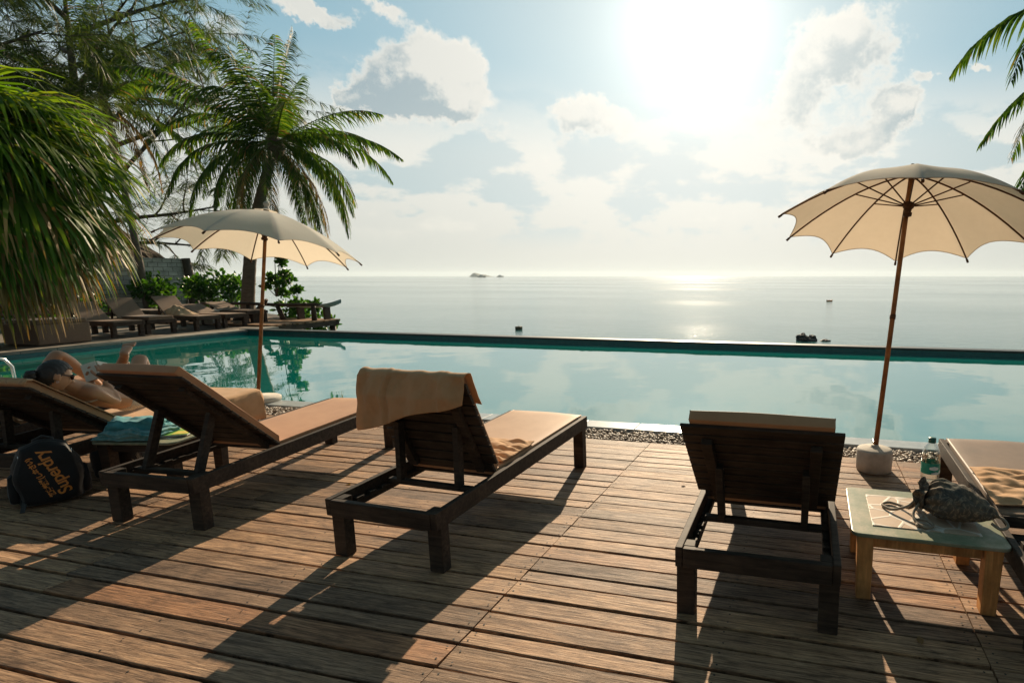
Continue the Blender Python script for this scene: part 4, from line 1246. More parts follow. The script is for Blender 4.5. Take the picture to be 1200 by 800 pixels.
def person(name_label, J, face, up, hair='bun', hands=None):
    t = empty('person', (0, 0, 0), 0, name_label, 'person')
    pel, chest, neck, headc = (Vector(J[k]) for k in ('pelvis', 'chest', 'neck', 'head'))
    ms = []
    lsh, rsh = Vector(J['lsh']), Vector(J['rsh'])
    lhip, rhip = Vector(J['lhip']), Vector(J['rhip'])
    waist = lerp(pel, chest, .45)
    ms.append(skin_mesh([[(tuple(pel), (.135, .105)), (tuple(waist), (.112, .085)), (tuple(chest), (.135, .095)), (tuple(lerp(chest, neck, .6)), (.105, .07)), (tuple(neck), .050), (tuple(lerp(neck, headc, .6)), .046)]]))
    up_ch = lerp(chest, neck, .55)
    for S in ('l', 'r'):
        sh, el, wr = Vector(J[S+'sh']), Vector(J[S+'el']), Vector(J[S+'wr'])
        ms.append(skin_mesh([[(tuple(up_ch), .060), (tuple(sh), .052), (tuple(lerp(sh, el, .4)), .043), (tuple(lerp(sh, el, .85)), .034), (tuple(el), .034), (tuple(lerp(el, wr, .3)), .036), (tuple(lerp(el, wr, .8)), .025), (tuple(wr), .022)]]))
        hp, kn, an = Vector(J[S+'hip']), Vector(J[S+'kn']), Vector(J[S+'an'])
        ms.append(skin_mesh([[(tuple(lerp(pel, hp, .3)), .085), (tuple(hp), .092), (tuple(lerp(hp, kn, .35)), .082), (tuple(lerp(hp, kn, .85)), .058), (tuple(kn), .056), (tuple(lerp(kn, an, .3)), .055), (tuple(lerp(kn, an, .8)), .036), (tuple(an), .033)]]))
        for ch in foot(an, J[S+'heel'], J[S+'toe'], 1.12): ms.append(skin_mesh([ch], 1 if len(ch) > 2 and ch[0][1] == .011 else 2))
        for ch in hand(wr, J[S+'hd'], J[S+'hn'], 1 if S == 'r' else -1, .55): ms.append(skin_mesh([ch]))
    ms.append(head_mesh(headc, face, up))
    body = fuse(ms, 'body', M['skin'], t)
    # hair: cap over the skull and a knot at the back
    f = Vector(face).normalized(); u = (Vector(up)-f*Vector(up).dot(f)).normalized(); r = f.cross(u)
    bm = bmesh.new(); bmesh.ops.create_uvsphere(bm, u_segments=56, v_segments=40, radius=1)
    dele = []
    for v in bm.verts:
        x, y, z = v.co
        # hairline: keeps crown, back and the sides above the ear
        keepv = (z > .50 - .0*y) if y > .45 else (z > .50-(.45-y)*1.55)
        st = .0025*math.sin(math.atan2(x, y+1.4)*60)+.003*nz(x*9, y*9, z*9)
        X = x*(.080+st); Y = y*(.101+st); Z = z*(.122+st)
        if z < 0: X *= 1-.22*z*z; Y += .02*z*z
        v.co = headc+r*X+f*Y+u*Z
        if not keepv: dele.append(v)
    bmesh.ops.delete(bm, geom=dele, context='VERTS')
    ho = link('hair', bm, M['hair'], t, smooth=True); sm = ho.modifiers.new('S', 'SOLIDIFY'); sm.thickness = .008
    bm = bmesh.new(); bmesh.ops.create_icosphere(bm, subdivisions=4, radius=1)
    bc = headc-f*.118-u*.020
    for v in bm.verts:
        d = v.co.copy(); k = 1+.10*math.sin(math.atan2(d.x, d.z)*7+d.y*4)+.12*nz(d.x*4, d.y*4, d.z*4)
        v.co = bc+(r*d.x*.036+f*d.y*.034+u*d.z*.040)*k
    link('hair_knot', bm, M['hair'], ho, smooth=True)
    return t, (headc, f, u, r), ms

def shell_cloth(name, chains, mat, parent, vox=.007):
    return fuse([skin_mesh([c]) for c in chains], name, mat, parent, vox, 2)

JW = dict(head=(-5.44, 2.84, .865), neck=(-5.48, 2.95, .775), chest=(-5.545, 3.085, .665), pelvis=(-5.635, 3.385, .545),
          rsh=(-5.38, 3.02, .715), lsh=(-5.66, 3.00, .735), rel=(-5.47, 3.215, .575), lel=(-5.80, 3.19, .62), rwr=(-5.535, 3.19, .765), lwr=(-5.70, 3.21, .745),
          rhd=(-.15, .1, .95), rhn=(-.9, .1, -.2), lhd=(-.05, .0, .95), lhn=(.9, .1, -.2),
          rhip=(-5.56, 3.40, .55), lhip=(-5.73, 3.41, .55), rkn=(-5.77, 3.60, .885), ran=(-5.86, 3.72, .535), rheel=(-5.86, 3.70, .495), rtoe=(-5.90, 3.93, .480),
          lkn=(-6.12, 3.62, .67), lan=(-5.88, 3.565, .915), lheel=(-5.85, 3.53, .905), ltoe=(-5.955, 3.655, .995))
fW = (-.35, .93, -.14)
pw, hd, _ = person('person in sunglasses and a dotted bikini lying with knees up and holding an open book', JW, (.12, .93, -.33), (0, .30, .95))
headc, f, u, r = hd
# sunglasses
bm = bmesh.new()
for s in (-1, 1):
    c = headc+f*.090+u*.006+r*s*.034
    ring = []
    for k in range(20):
        a = 2*PI*k/20; ring.append(c+r*(.029*math.cos(a))+u*(.021*math.sin(a)) - f*(.010*abs(math.cos(a)) if (math.cos(a)*s > 0) else 0))
    A = [bm.verts.new(p) for p in ring]; B_ = [bm.verts.new(p+f*.006) for p in ring]; bm.faces.new(A[::-1]); bm.faces.new(B_)
    for k in range(20): bm.faces.new((A[k], A[(k+1) % 20], B_[(k+1) % 20], B_[k]))
    bar(bm, c+r*s*.027-f*.004+u*.006, headc+r*s*.080-f*.02+u*.010, .005, .008)
bar(bm, headc+f*.098+u*.010-r*.010, headc+f*.098+u*.010+r*.010, .005, .006)
g = link('sunglasses', bm, M['blackplastic'], pw)
# earring
bm = bmesh.new(); tube(bm, [headc+r*s_*.080+u*-.045+f*(-.004)+Vector((0, .006*math.cos(a), .006*math.sin(a))) for s_ in (1,) for a in [k*PI/4 for k in range(9)]], .0012, 5); link('earring', bm, M['metal'], pw)
# clothes
P_ = lambda k: Vector(JW[k])
ch = P_('chest'); ne = P_('neck'); pe = P_('pelvis')
shell_cloth('bikini_top', [[(tuple(lerp(ch, ne, -.06)), (.143, .104)), (tuple(lerp(ch, ne, .30)), (.138, .098))]], M['dotted'], pw)
shell_cloth('shorts', [[(tuple(lerp(pe, ch, -.18)), (.140, .112)), (tuple(lerp(pe, ch, .22)), (.135, .100))],
                       [(tuple(lerp(pe, P_('rhip'), .3)), .095), (tuple(P_('rhip')), .102), (tuple(lerp(P_('rhip'), P_('rkn'), .22)), .098)],
                       [(tuple(lerp(pe, P_('lhip'), .3)), .095), (tuple(P_('lhip')), .102), (tuple(lerp(P_('lhip'), P_('lkn'), .22)), .098)]], M['dotted'], pw)
# book
def book():
    t = empty('open_book', (-5.625, 3.215, .845), 0, 'open paperback book held up by the person in sunglasses', 'book')
    t.rotation_euler = (R(-30), 0, R(75))
    for s in (-1, 1):
        bm = bmesh.new(); Mx = Matrix.Rotation(s*R(40), 4, 'Z')
        box(bm, (s*.050, -.004, 0), (.096, .008, .150), Mx); link('pages', bm, M['paper'], t)
        bm = bmesh.new(); box(bm, (s*.050, .0016, 0), (.100, .003, .155), Mx); link('cover', bm, M['greenprint'] if s > 0 else M['cushion2'], t)
book()
JP = dict(head=(-6.60, 2.74, .92), neck=(-6.60, 2.85, .83), chest=(-6.63, 3.0, .69), pelvis=(-6.69, 3.30, .545),
          rsh=(-6.46, 2.93, .74), lsh=(-6.78, 2.95, .74), rel=(-6.36, 3.10, .58), lel=(-6.90, 3.13, .58), rwr=(-6.44, 3.30, .56), lwr=(-6.86, 3.35, .56),
          rhd=(-.3, .9, -.1), rhn=(-.1, 0, -1), lhd=(.2, .9, -.1), lhn=(.1, 0, -1),
          rhip=(-6.60, 3.31, .55), lhip=(-6.78, 3.31, .55), rkn=(-6.50, 3.44, .92), ran=(-6.66, 3.80, .545), rheel=(-6.66, 3.78, .50), rtoe=(-6.70, 4.01, .485),
          lkn=(-6.86, 3.76, .60), lan=(-6.92, 4.14, .53), lheel=(-6.92, 4.17, .50), ltoe=(-6.93, 4.20, .72))
pp, hd2, _ = person('person lying back with one bare knee raised, mostly cut off by the left edge', JP, (.05, .90, .25), (0, -.25, .95))
P2 = lambda k: Vector(JP[k])
shell_cloth('shorts', [[(tuple(lerp(P2('pelvis'), P2('chest'), -.18)), (.140, .112)), (tuple(lerp(P2('pelvis'), P2('chest'), .22)), (.135, .100))],
                       [(tuple(lerp(P2('pelvis'), P2('rhip'), .3)), .095), (tuple(P2('rhip')), .102), (tuple(lerp(P2('rhip'), P2('rkn'), .25)), .096)],
                       [(tuple(lerp(P2('pelvis'), P2('lhip'), .3)), .095), (tuple(P2('lhip')), .102), (tuple(lerp(P2('lhip'), P2('lkn'), .25)), .096)]], M['teal_towel'], pp)
# lotion bottle on the towel
def lotion():
    t = empty('lotion_bottle', (-5.50, 3.565, .50), R(30), 'small amber lotion bottle with white cap lying on the towel beside the person in sunglasses', 'bottle')
    Mx = Matrix.Translation((0, 0, .024)) @ Matrix.Rotation(R(90), 4, 'Y')
    bm = bmesh.new(); lathe(bm, [(0, -.06), (.022, -.058), (.024, -.04), (.024, .04), (.014, .055), (.0, .056)], 18, M=Mx); link('bottle_body', bm, M['amber'], t)
    bm = bmesh.new(); lathe(bm, [(.015, .054), (.015, .080), (.0, .081)], 14, M=Mx); link('cap', bm, M['white'], t)
lotion()
folded('folded_towel', .26, .20, .07, (-6.42, 3.02, .60), 20, M['teal_towel'], 'teal towel bunched beside the person with the raised knee', 'towel', 12)
# pool handrail
def handrail():
    t = empty('pool_handrail', (0, 0, 0), 0, 'curved steel handrail of the pool ladder at the left', 'handrail')
    for y in (0, .5):
        pts = [Vector((-12.50, 5.48, 0)), Vector((-12.50, 5.48, .40))]
        pts = [(0, 5.35, -.0), (0, 5.36, .22), (0, 5.42, .34), (0, 5.55, .39), (0, 5.68, .34), (0, 5.75, .22), (0, 5.78, -.9)]
        pts = [(p[0] if False else -12.45+y*1.1, p[1], p[2]) for p in pts]
        bm = bmesh.new(); tube(bm, pts, .021, 10); link('rail', bm, M['metal'], t)
    for k in range(3):
        bm = bmesh.new(); box(bm, (-12.17, 5.78, -.25-.27*k), (.55, .07, .025)); link('rung', bm, M['metal'], t, bevel=.004)
handrail()

# ------------------------------------------------------------------ palms
def ribbon(vs, fs, mi, pts, widths, side, m=0):
    """flat tapered ribbon along pts"""
    b = len(vs); n = len(pts)
    for i, p in enumerate(pts):
        s = side*widths[i]*.5
        vs.append(p-s); vs.append(p+s)
    for i in range(n-1):
        fs.append((b+2*i, b+2*i+1, b+2*i+3, b+2*i+2)); mi.append(m)

def frond(vs, fs, mi, base, az, el, L_, droop, rnd, nl=46, ll=.62, dry=False, curl=0.0, nseg=16, minl=.12):
    d = Vector((math.cos(az)*math.cos(el), math.sin(az)*math.cos(el), math.sin(el)))
    p = Vector(base); spine = [p.copy()]; dirs = [d.copy()]
    for k in range(nseg):
        d = (d+Vector((0, 0, -1))*droop*(k+2)/nseg*1.1+Vector((-d.y, d.x, 0))*curl/nseg).normalized()
        p = p+d*L_/nseg; spine.append(p.copy()); dirs.append(d.copy())
    # rachis: triangular rod
    b = len(vs)
    for i, q in enumerate(spine):
        s = dirs[i].cross(Vector((0, 0, 1)));
        if s.length < .05: s = Vector((1, 0, 0))
        s.normalize(); u = s.cross(dirs[i]).normalized(); w_ = .030*(1-.82*i/nseg)*(L_/4.2)
        vs.extend([q-s*w_, q+s*w_, q-u*w_*.8])
    for i in range(nseg):
        a = b+3*i
        for j in range(3):
            fs.append((a+j, a+(j+1) % 3, a+3+(j+1) % 3, a+3+j)); mi.append(2 if not dry else 1)
    for k in range(nl):
        t = minl+(1-minl)*(k+.5)/nl; x = t*nseg; i = min(int(x), nseg-1); fr = x-i
        q = spine[i].lerp(spine[i+1], fr); dd = dirs[i].lerp(dirs[i+1], fr).normalized()
        s = dd.cross(Vector((0, 0, 1)))
        if s.length < .05: s = Vector((1, 0, 0))
        s.normalize(); u = s.cross(dd).normalized()
        ln = ll*(math.sin(PI*min(1, (t*.80+.20)))**.6*.9+.12)*rnd.uniform(.85, 1.1)
        for sg in (-1, 1):
            if rnd.random() < (.30 if dry else .08): continue
            ld = (dd*rnd.uniform(.55, .85)+s*sg*rnd.uniform(.7, 1.0)-Vector((0, 0, 1))*rnd.uniform(.15, .55)+u*.08).normalized()
            pts = [q]; c = q; g = rnd.uniform(.30, .62)*(1.7 if dry else 1)
            for m in range(4):
                ld = (ld+Vector((0, 0, -1))*g*(.35+.33*m)).normalized(); c = c+ld*ln/4; pts.append(c)
            ws = .046*(L_/4.2)
            sd_ = dd*.8+u*.35; sd_.normalize()
            ribbon(vs, fs, mi, pts, [ws*.5, ws, ws*.85, ws*.5, ws*.06], sd_, 1 if (dry or rnd.random() < .05) else 0)

def trunk_mesh(pts, r0, r1, name, mat, parent, rings=True, n=14):
    bm = bmesh.new(); m = 40; P_ = []; rr = []
    pts = [Vector(p) for p in pts]
    for k in range(m+1):
        x = k/m*(len(pts)-1); i = min(int(x), len(pts)-2); f = x-i
        p0 = pts[max(i-1, 0)]; p1 = pts[i]; p2 = pts[i+1]; p3 = pts[min(i+2, len(pts)-1)]
        P_.append(.5*((2*p1)+(-p0+p2)*f+(2*p0-5*p1+4*p2-p3)*f*f+(-p0+3*p1-3*p2+p3)*f**3))
        base = r0+(r1-r0)*k/m+.35*r0*math.exp(-k/2.2)
        rr.append(base*(1+(.045*(k % 2) if rings else .06*nz(k*.7, 3))))
    tube(bm, P_, rr, n)
    return link(name, bm, mat, parent, smooth=False)

def coconut_palm(name, base, crown, label, fronds, seed, L_=4.2, r=.20, bend=.3, group='coconut palms beside the pool', nuts=6, ll=.70):
    rnd = random.Random(seed)
    t = empty(name, base, 0, label, 'palm tree', group)
    cb = Vector(crown)-Vector(base)
    mid = cb*.5+Vector((-cb.x*bend*.5, -cb.y*bend*.5, 0))
    trunk_mesh([(0, 0, -.3), tuple(mid), tuple(cb)], r, r*.62, 'trunk', M['trunk'], t)
    vs, fs, mi = [], [], []
    for (az, el, k, droop, dry) in fronds:
        frond(vs, fs, mi, cb+Vector((0, 0, .05)), R(az)+rnd.uniform(-.08, .08), R(el)+rnd.uniform(-.06, .06), L_*k*rnd.uniform(.93, 1.05), droop, rnd, nl=64, ll=ll*k**.5, dry=dry, curl=rnd.uniform(-.35, .35))
    raw('crown', vs, fs, [M['frond'], M['frond_dry'], M['frond_rachis']], t, midx=mi)
    # fibrous crownshaft
    bm = bmesh.new(); lathe(bm, [(r*.6, -.55), (r*1.0, -.35), (r*1.35, -.05), (r*1.1, .18), (r*.3, .35)], 14, c=tuple(cb))
    for v in bm.verts: v.co += Vector((nz(v.co.x*9, v.co.y*9, v.co.z*9), nz(v.co.y*8, v.co.z*8), 0))*.05
    link('crownshaft', bm, M['thatch'], t)
    for k in range(nuts):
        a = rnd.uniform(0, 6.28); bm = bmesh.new(); bmesh.ops.create_icosphere(bm, subdivisions=2, radius=.105)
        for v in bm.verts: v.co = Vector((v.co.x, v.co.y, v.co.z*1.25))+cb+Vector((math.cos(a)*.24, math.sin(a)*.24, -.25-rnd.random()*.25))
        link('coconut', bm, M['nut'], t, smooth=True)
    return t
M['frond_rachis'] = simple('frond_rachis', (.11, .13, .04), (.19, .19, .07), 5, .95, bmp=0, spec=.05)
M['nut'] = simple('coconut_husk', (.10, .12, .03), (.20, .19, .06), 8, .6, bmp=.2)

def fr_set(rnd, n_up, n_mid, n_low, n_dry, az0=0):
    out = []
    for k in range(n_up): out.append((az0+360*k/n_up+rnd.uniform(-12, 12), rnd.uniform(56, 84), rnd.uniform(.78, 1.0), rnd.uniform(.02, .09), False))
    for k in range(n_mid): out.append((az0+20+360*k/n_mid+rnd.uniform(-9, 9), rnd.uniform(18, 50), rnd.uniform(.9, 1.1), rnd.uniform(.08, .19), False))
    for k in range(n_low): out.append((az0+360*k/n_low+rnd.uniform(-9, 9), rnd.uniform(-18, 12), rnd.uniform(.9, 1.05), rnd.uniform(.20, .34), False))
    for k in range(n_dry): out.append((az0+360*k/max(1, n_dry)+rnd.uniform(-25, 25), rnd.uniform(-50, -15), rnd.uniform(.7, .9), rnd.uniform(.28, .5), True))
    return out
rr_ = random.Random(21)
coconut_palm('coconut_palm', (-21.19, 16.89, -.05), (-19.45, 17.35, 6.35), 'full green coconut palm rising behind the pale umbrella on the left', fr_set(rr_, 9, 17, 18, 5, 10)+[(a*36+15, rr_.uniform(-52, -24), rr_.uniform(.75, .95), .22, False) for a in range(10)], 5, 4.3, .23, ll=.82)
coconut_palm('coconut_palm', (-28.2, 18.2, -.05), (-28.4, 17.8, 8.5), 'sparse coconut palm with brown hanging fronds, behind the fan palm', fr_set(rr_, 6, 11, 9, 9, 40), 9, 4.6, .14, nuts=9)
# palm on the right side of the pool; its fronds reach into the picture
coconut_palm('coconut_palm', (6.9, 10.6, -.05), (5.40, 9.85, 4.85), 'coconut palm whose drooping frond tips enter at the top right edge',
             [(196, 36, .98, .26, False), (182, 8, .92, .14, False), (188, -12, .98, .17, False), (205, 14, .8, .2, False), (150, 40, 1, .2, False), (120, 25, 1, .2, False), (90, 30, 1, .2, False), (60, 20, 1, .2, False), (30, 30, 1, .2, False), (0, 20, 1, .2, False), (-30, 30, 1, .2, False), (-60, 20, 1, .2, False), (-95, 30, .95, .2, False), (80, 75, .8, .1, False), (200, 80, .8, .1, False), (320, 75, .8, .1, False), (15, -20, 1, .25, False), (75, -15, 1, .25, False), (-40, -15, .9, .25, False)], 14, 4.0, .20)

def fan_palm(name, base, crown, R0, label, seed, n=70):
    rnd = random.Random(seed)
    t = empty(name, base, 0, label, 'palm tree')
    cb = Vector(crown)-Vector(base)
    trunk_mesh([(0, 0, -.3), (cb.x*.5, cb.y*.5, cb.z*.5), tuple(cb)], .24, .19, 'trunk', M['trunk'], t)
    vs, fs, mi = [], [], []
    for k in range(n):
        ga = k*2.39996; zz = .86-1.66*(k+.5)/n      # from straight up to hanging
        el = math.asin(max(-1, min(1, zz))); az = ga+rnd.uniform(-.12, .12)
        d = Vector((math.cos(az)*math.cos(el), math.sin(az)*math.cos(el), math.sin(el)))
        pl = R0*rnd.uniform(.42, .62); p = cb.copy(); pts = [p.copy()]; dd = d.copy()
        for q in range(4):
            dd = (dd+Vector((0, 0, -1))*.13*(1.2 if el < .3 else .7)).normalized(); p = p+dd*pl/4; pts.append(p.copy())
        side = dd.cross(Vector((0, 0, 1)));
        if side.length < .1: side = Vector((math.sin(az), -math.cos(az), 0))
        side.normalize(); upv = side.cross(dd).normalized()
        ribbon(vs, fs, mi, pts, [.05, .035, .03, .028, .025], side, 2)
        nb = 44; span = R(118); fl = R0*rnd.uniform(.60, .86); dead = (zz < -.40 and rnd.random() < .7)
        for j in range(nb):
            a = -span+2*span*j/(nb-1); b_ = (dd*math.cos(a)+side*math.sin(a)+upv*.10*math.cos(a)).normalized()
            ln = fl*(.72+.28*math.cos(a*.75))*rnd.uniform(.9, 1.06); c = p.copy(); pp_ = [c.copy()]
            g = rnd.uniform(.34, .62)*(1.3 if dead else 1)
            for m in range(6):
                b_ = (b_+Vector((0, 0, -1))*g*(.08+.26*m)).normalized(); c = c+b_*ln/6; pp_.append(c.copy())
            sdv = b_.cross(upv); sdv = (side*math.cos(a)-dd*math.sin(a)+upv*rnd.uniform(-.5, .5)).normalized()
            wd = .055*fl/1.2
            m0 = len(mi)
            ribbon(vs, fs, mi, pp_, [wd*.6, wd, wd, wd*.8, wd*.55, wd*.35, wd*.05], sdv, 1 if dead or rnd.random() < .04 else 0)
            if not dead and (el < .35) and rnd.random() < .45: mi[-1] = 1; mi[-2] = 1 if rnd.random() < .5 else 0
    raw('crown', vs, fs, [M['fan'], M['fan_dry'], M['frond_rachis']], t, midx=mi)
    return t
fan_palm('fan_palm', (-17.3, 7.7, -.05), (-16.95, 7.75, 3.85), 2.9, 'dense drooping fan palm hanging over the far loungers at the left edge', 3, 165)

# ------------------------------------------------------------------ casuarina: bare limbs with hanging needle tufts
def casuarina(base, label, seed, spec, hgt):
    rnd = random.Random(seed)
    t = empty('casuarina_tree', base, 0, label, 'tree')
    bm = bmesh.new(); vs, fs, mi = [], [], []
    def tuft(p, d, n, L_):
        for _ in range(n):
            a = rnd.uniform(0, 6.28); dd = (d*.8+Vector((math.cos(a)*.7, math.sin(a)*.7, rnd.uniform(-.2, .5)))).normalized()
            pts = [p.copy()]; c = p.copy(); l = L_*rnd.uniform(.5, 1.15)
            for m in range(3):
                dd = (dd+Vector((0, 0, -1))*.42).normalized(); c = c+dd*l/3; pts.append(c.copy())
            s = Vector((math.sin(a), math.cos(a), rnd.uniform(-.3, .3))).normalized()
            ribbon(vs, fs, mi, pts, [.014, .024, .022, .006], s, 0)
    def branch(p, d, L_, r, depth):
        pts = [p.copy()]; n = 5; c = p.copy(); dd = d.copy(); rad = [r]
        for k in range(n):
            dd = (dd+Vector((rnd.uniform(-.2, .2), rnd.uniform(-.2, .2), rnd.uniform(-.10, .14)))).normalized(); c = c+dd*L_/n; pts.append(c.copy()); rad.append(r*(1-.75*(k+1)/n))
        tube(bm, pts, rad, 6 if depth < 2 else 4, cap=False)
        if depth >= 3:
            for q in pts[1:]:
                tuft(q, dd, 20, .72)
            return
        kids = {0: 7, 1: 6, 2: 5}[depth]
        for k in range(kids):
            f = .30+.70*(k+.6)/kids; i = min(int(f*n), n-1); q = pts[i].lerp(pts[i+1], f*n-i)
            a = k*2.4+rnd.uniform(-.5, .5); s = dd.cross(Vector((0, 0, 1)));
            if s.length < .1: s = Vector((1, 0, 0))
            s.normalize(); u = s.cross(dd)
            nd = (dd*rnd.uniform(.5, .8)+(s*math.cos(a)+u*math.sin(a))*.85+Vector((0, 0, .12))).normalized()
            branch(q, nd, L_*rnd.uniform(.42, .60), rad[i]*.55, depth+1)
            if depth >= 1: tuft(q, nd, 10, .5)
    tr = [Vector(p) for p in spec['trunk']]
    tube(bm, tr, spec['r'], 10)
    for (i, d, L_) in spec['limbs']:
        x = i*(len(tr)-1); k = min(int(x), len(tr)-2); q = tr[k].lerp(tr[k+1], x-k)
        branch(q, Vector(d).normalized(), L_, spec['r'][0]*.42, 1)
    link('trunk', bm, M['bark'], t)
    raw('crown', vs, fs, [M['needle']], t, midx=mi)
    return t
casuarina((-35.2, 20.6, -.1), 'tall wispy casuarina with bare dark limbs behind the two left palms', 12,
          dict(trunk=[(0, 0, 0), (.3, 0, 3), (-.2, .2, 6), (.5, 0, 9), (.2, .3, 12), (.6, .2, 15.5)], r=[.32, .27, .24, .19, .14, .05],
               limbs=[(.36, (1, .3, .62), 7.5), (.42, (-1, -.2, .5), 5.5), (.50, (.9, .6, .35), 7.8), (.56, (.2, 1, .5), 5), (.62, (-.8, .5, .5), 5), (.66, (.9, -.3, .5), 6.5), (.72, (-.6, -.7, .4), 5), (.78, (.5, .8, .3), 6.0), (.82, (-1, .2, .3), 4.6), (.85, (1, .3, .22), 6.6), (.90, (.2, -1, .4), 3.6), (.95, (.8, .6, .3), 4.8), (.99, (-.3, .3, 1), 3), (.28, (1, .5, .05), 5.8), (.22, (1, .8, .15), 4.5)]), 15)
casuarina((-30.5, 12.2, -.1), 'casuarina standing behind the fan palm at the top left corner', 31,
          dict(trunk=[(0, 0, 0), (.2, .1, 4), (-.1, .3, 8), (.3, .1, 13.5)], r=[.30, .24, .17, .05],
               limbs=[(.45, (1, .3, .5), 5.5), (.5, (.2, 1, .5), 5), (.6, (-1, .1, .6), 5), (.68, (.8, .8, .3), 5.2), (.75, (.9, -.5, .3), 4.6), (.82, (.3, 1, .3), 4.6), (.9, (1, .3, .4), 4.2), (.97, (.2, .3, 1), 3)]), 14)

# ------------------------------------------------------------------ shrubs
def shrub(loc, size, n, label, seed, lsize=.16, name='shrub', stems=6, climb=None, mat='leaf'):
    rnd = random.Random(seed)
    t = empty(name, loc, 0, label, 'shrub' if climb is None else 'vine')
    vs, fs, mi = [], [], []
    sb = bmesh.new()
    cl = []
    for k in range(max(5, int(n/60))):
        if climb: q = rnd.random(); c = Vector(climb[0]).lerp(Vector(climb[1]), q)+Vector((rnd.uniform(-1, 1)*size[0], rnd.uniform(-1, 1)*size[1], rnd.uniform(-.3, .3)))
        else:
            a = rnd.uniform(0, 6.28); rr2 = rnd.random()**.5; c = Vector((math.cos(a)*rr2*size[0], math.sin(a)*rr2*size[1], size[2]*(.25+.75*rnd.random()*(1-.45*rr2))))
        cl.append((c, rnd.uniform(.16, .34)*max(size)*.75))
        if k < stems*3: tube(sb, [(c.x*.15, c.y*.15, 0) if not climb else tuple(climb[0]), tuple(c*.55+Vector((0, 0, .05))) if not climb else tuple(c.lerp(Vector(climb[0]), .4)), tuple(c)], [.018, .012, .005], 5)
    for k in range(n):
        c, rad = cl[k % len(cl)]
        d = Vector((rnd.gauss(0, 1), rnd.gauss(0, 1), rnd.gauss(0, .8))); d.normalize()
        p = c+d*rad*rnd.random()**.45
        if p.z < .03: p.z = .03+rnd.random()*.1
        out = (d+Vector((0, 0, .35))+Vector((rnd.gauss(0, .5), rnd.gauss(0, .5), rnd.gauss(0, .4)))).normalized()
        s = out.cross(Vector((rnd.gauss(0, 1), rnd.gauss(0, 1), rnd.gauss(0, 1)))).normalized(); l = lsize*rnd.uniform(.6, 1.2)
        up_ = s.cross(out)
        b = len(vs)
        vs.extend([p, p+out*l*.35+s*l*.30, p+out*l*.75+s*l*.24-up_*l*.05, p+out*l-up_*l*.12, p+out*l*.75-s*l*.24-up_*l*.05, p+out*l*.35-s*l*.30, p+out*l*.45+up_*l*.07])
        for a_, b_ in ((0, 1), (1, 2), (2, 3), (3, 4), (4, 5), (5, 0)): fs.append((b+a_, b+b_, b+6)); mi.append(0)
    link('stems', sb, M['bark'], t)
    raw('foliage', vs, fs, [M[mat]], t, midx=mi, smooth=False)
    return t
shrub((-26.2, 19.6, -.1), (1.25, 1.1, 1.95), 1500, 'round leafy green shrub right of the grey block wall', 1, .22)
shrub((-28.2, 18.6, -.1), (.5, .9, 2.0), 620, 'bright green climbing shrub in front of the grey block wall', 2, .24)
shrub((-26.9, 15.0, -.1), (.8, 1.2, 1.0), 800, 'low dark shrub at the foot of the block wall, behind the far loungers', 3, .2)
shrub((-23.5, 11.8, -.1), (1.4, 1.2, 1.1), 800, 'low shrub behind the wicker daybed under the fan palm', 4, .2)
shrub((-24.5, 9.0, -.1), (2.2, 2.5, 2.6), 1800, 'dark mass of shrub at the left edge under the fan palm', 14, .26)
shrub((-19.0, 17.5, -.4), (.8, .6, 1.25), 460, 'light green sea-almond shrub growing behind the wooden railing', 5, .22)
shrub((-17.75, 16.95, -1.1), (.5, .5, 1.45), 260, 'small leafy shrub at the outer end of the wooden railing', 6, .20)
shrub((-20.3, 17.4, -.1), (.5, .45, .5), 700, 'leafy vine climbing up the leaning palm trunk', 7, .20, 'climbing_vine', climb=((.1, 0, .9), (.7, .1, 3.6)))
shrub((-19.4, 17.4, -.2), (.35, .3, .5), 260, 'thin hanging vine between palm trunk and railing', 8, .18, 'climbing_vine', climb=((.2, 0, .6), (-.2, 0, 3.0)))

# ------------------------------------------------------------------ block wall, hut, platform
def wall():
    t = empty('block_wall', (-29.1, 20.6, 0), 0, 'weathered grey concrete block wall with a rough end post', 'wall')
    bm = bmesh.new(); box(bm, (-.1, -5.2, 1.17), (.18, 10.2, 2.34)); link('wall_panel', bm, M['blockwall'], t, bevel=.01)
    bm = bmesh.new(); box(bm, (-.1, -5.2, 2.37), (.26, 10.3, .06)); link('wall_cap', bm, M['blockwall'], t, bevel=.01)
    trunk_mesh([(.12, .05, -.2), (.10, .04, 1.2), (.02, .0, 2.42)], .19, .16, 'end_post', M['bark'], t)
wall()
def hut():
    t = empty('thatched_hut', (-36.7, 19.7, 0), R(90), 'small hut with a sloping thatched roof behind the block wall', 'hut')
    bm = bmesh.new(); box(bm, (0, 0, 1.35), (5.0, 3.4, 2.7)); link('wall', bm, M['hutwall'], t)
    bm = bmesh.new(); rnd = random.Random(2); n = 40
    for s in (-1, 1):
        rows = []
        for j in range(9):
            q = j/8
            rows.append([bm.verts.new((-3.4*(q*.25+.82)+(6.8*(q*.25+.82))*i/n, s*(.05+2.35*q), 4.45-1.95*q+.05*math.sin(j*3.1)+rnd.uniform(-.03, .03)-(rnd.uniform(0, .14) if j == 8 else 0))) for i in range(n+1)])
        for j in range(8):
            for i in range(n): bm.faces.new((rows[j][i], rows[j][i+1], rows[j+1][i+1], rows[j+1][i]))
    for sx in (-1, 1):
        x0 = sx*3.4*.82; x1 = sx*3.4*1.07
        a = bm.verts.new((x0, 0, 4.45)); b = bm.verts.new((x1, -2.4, 2.5)); c = bm.verts.new((x1, 2.4, 2.5)); bm.faces.new((a, b, c))
    o = link('roof', bm, M['thatch'], t); m = o.modifiers.new('S', 'SOLIDIFY'); m.thickness = .14
hut()
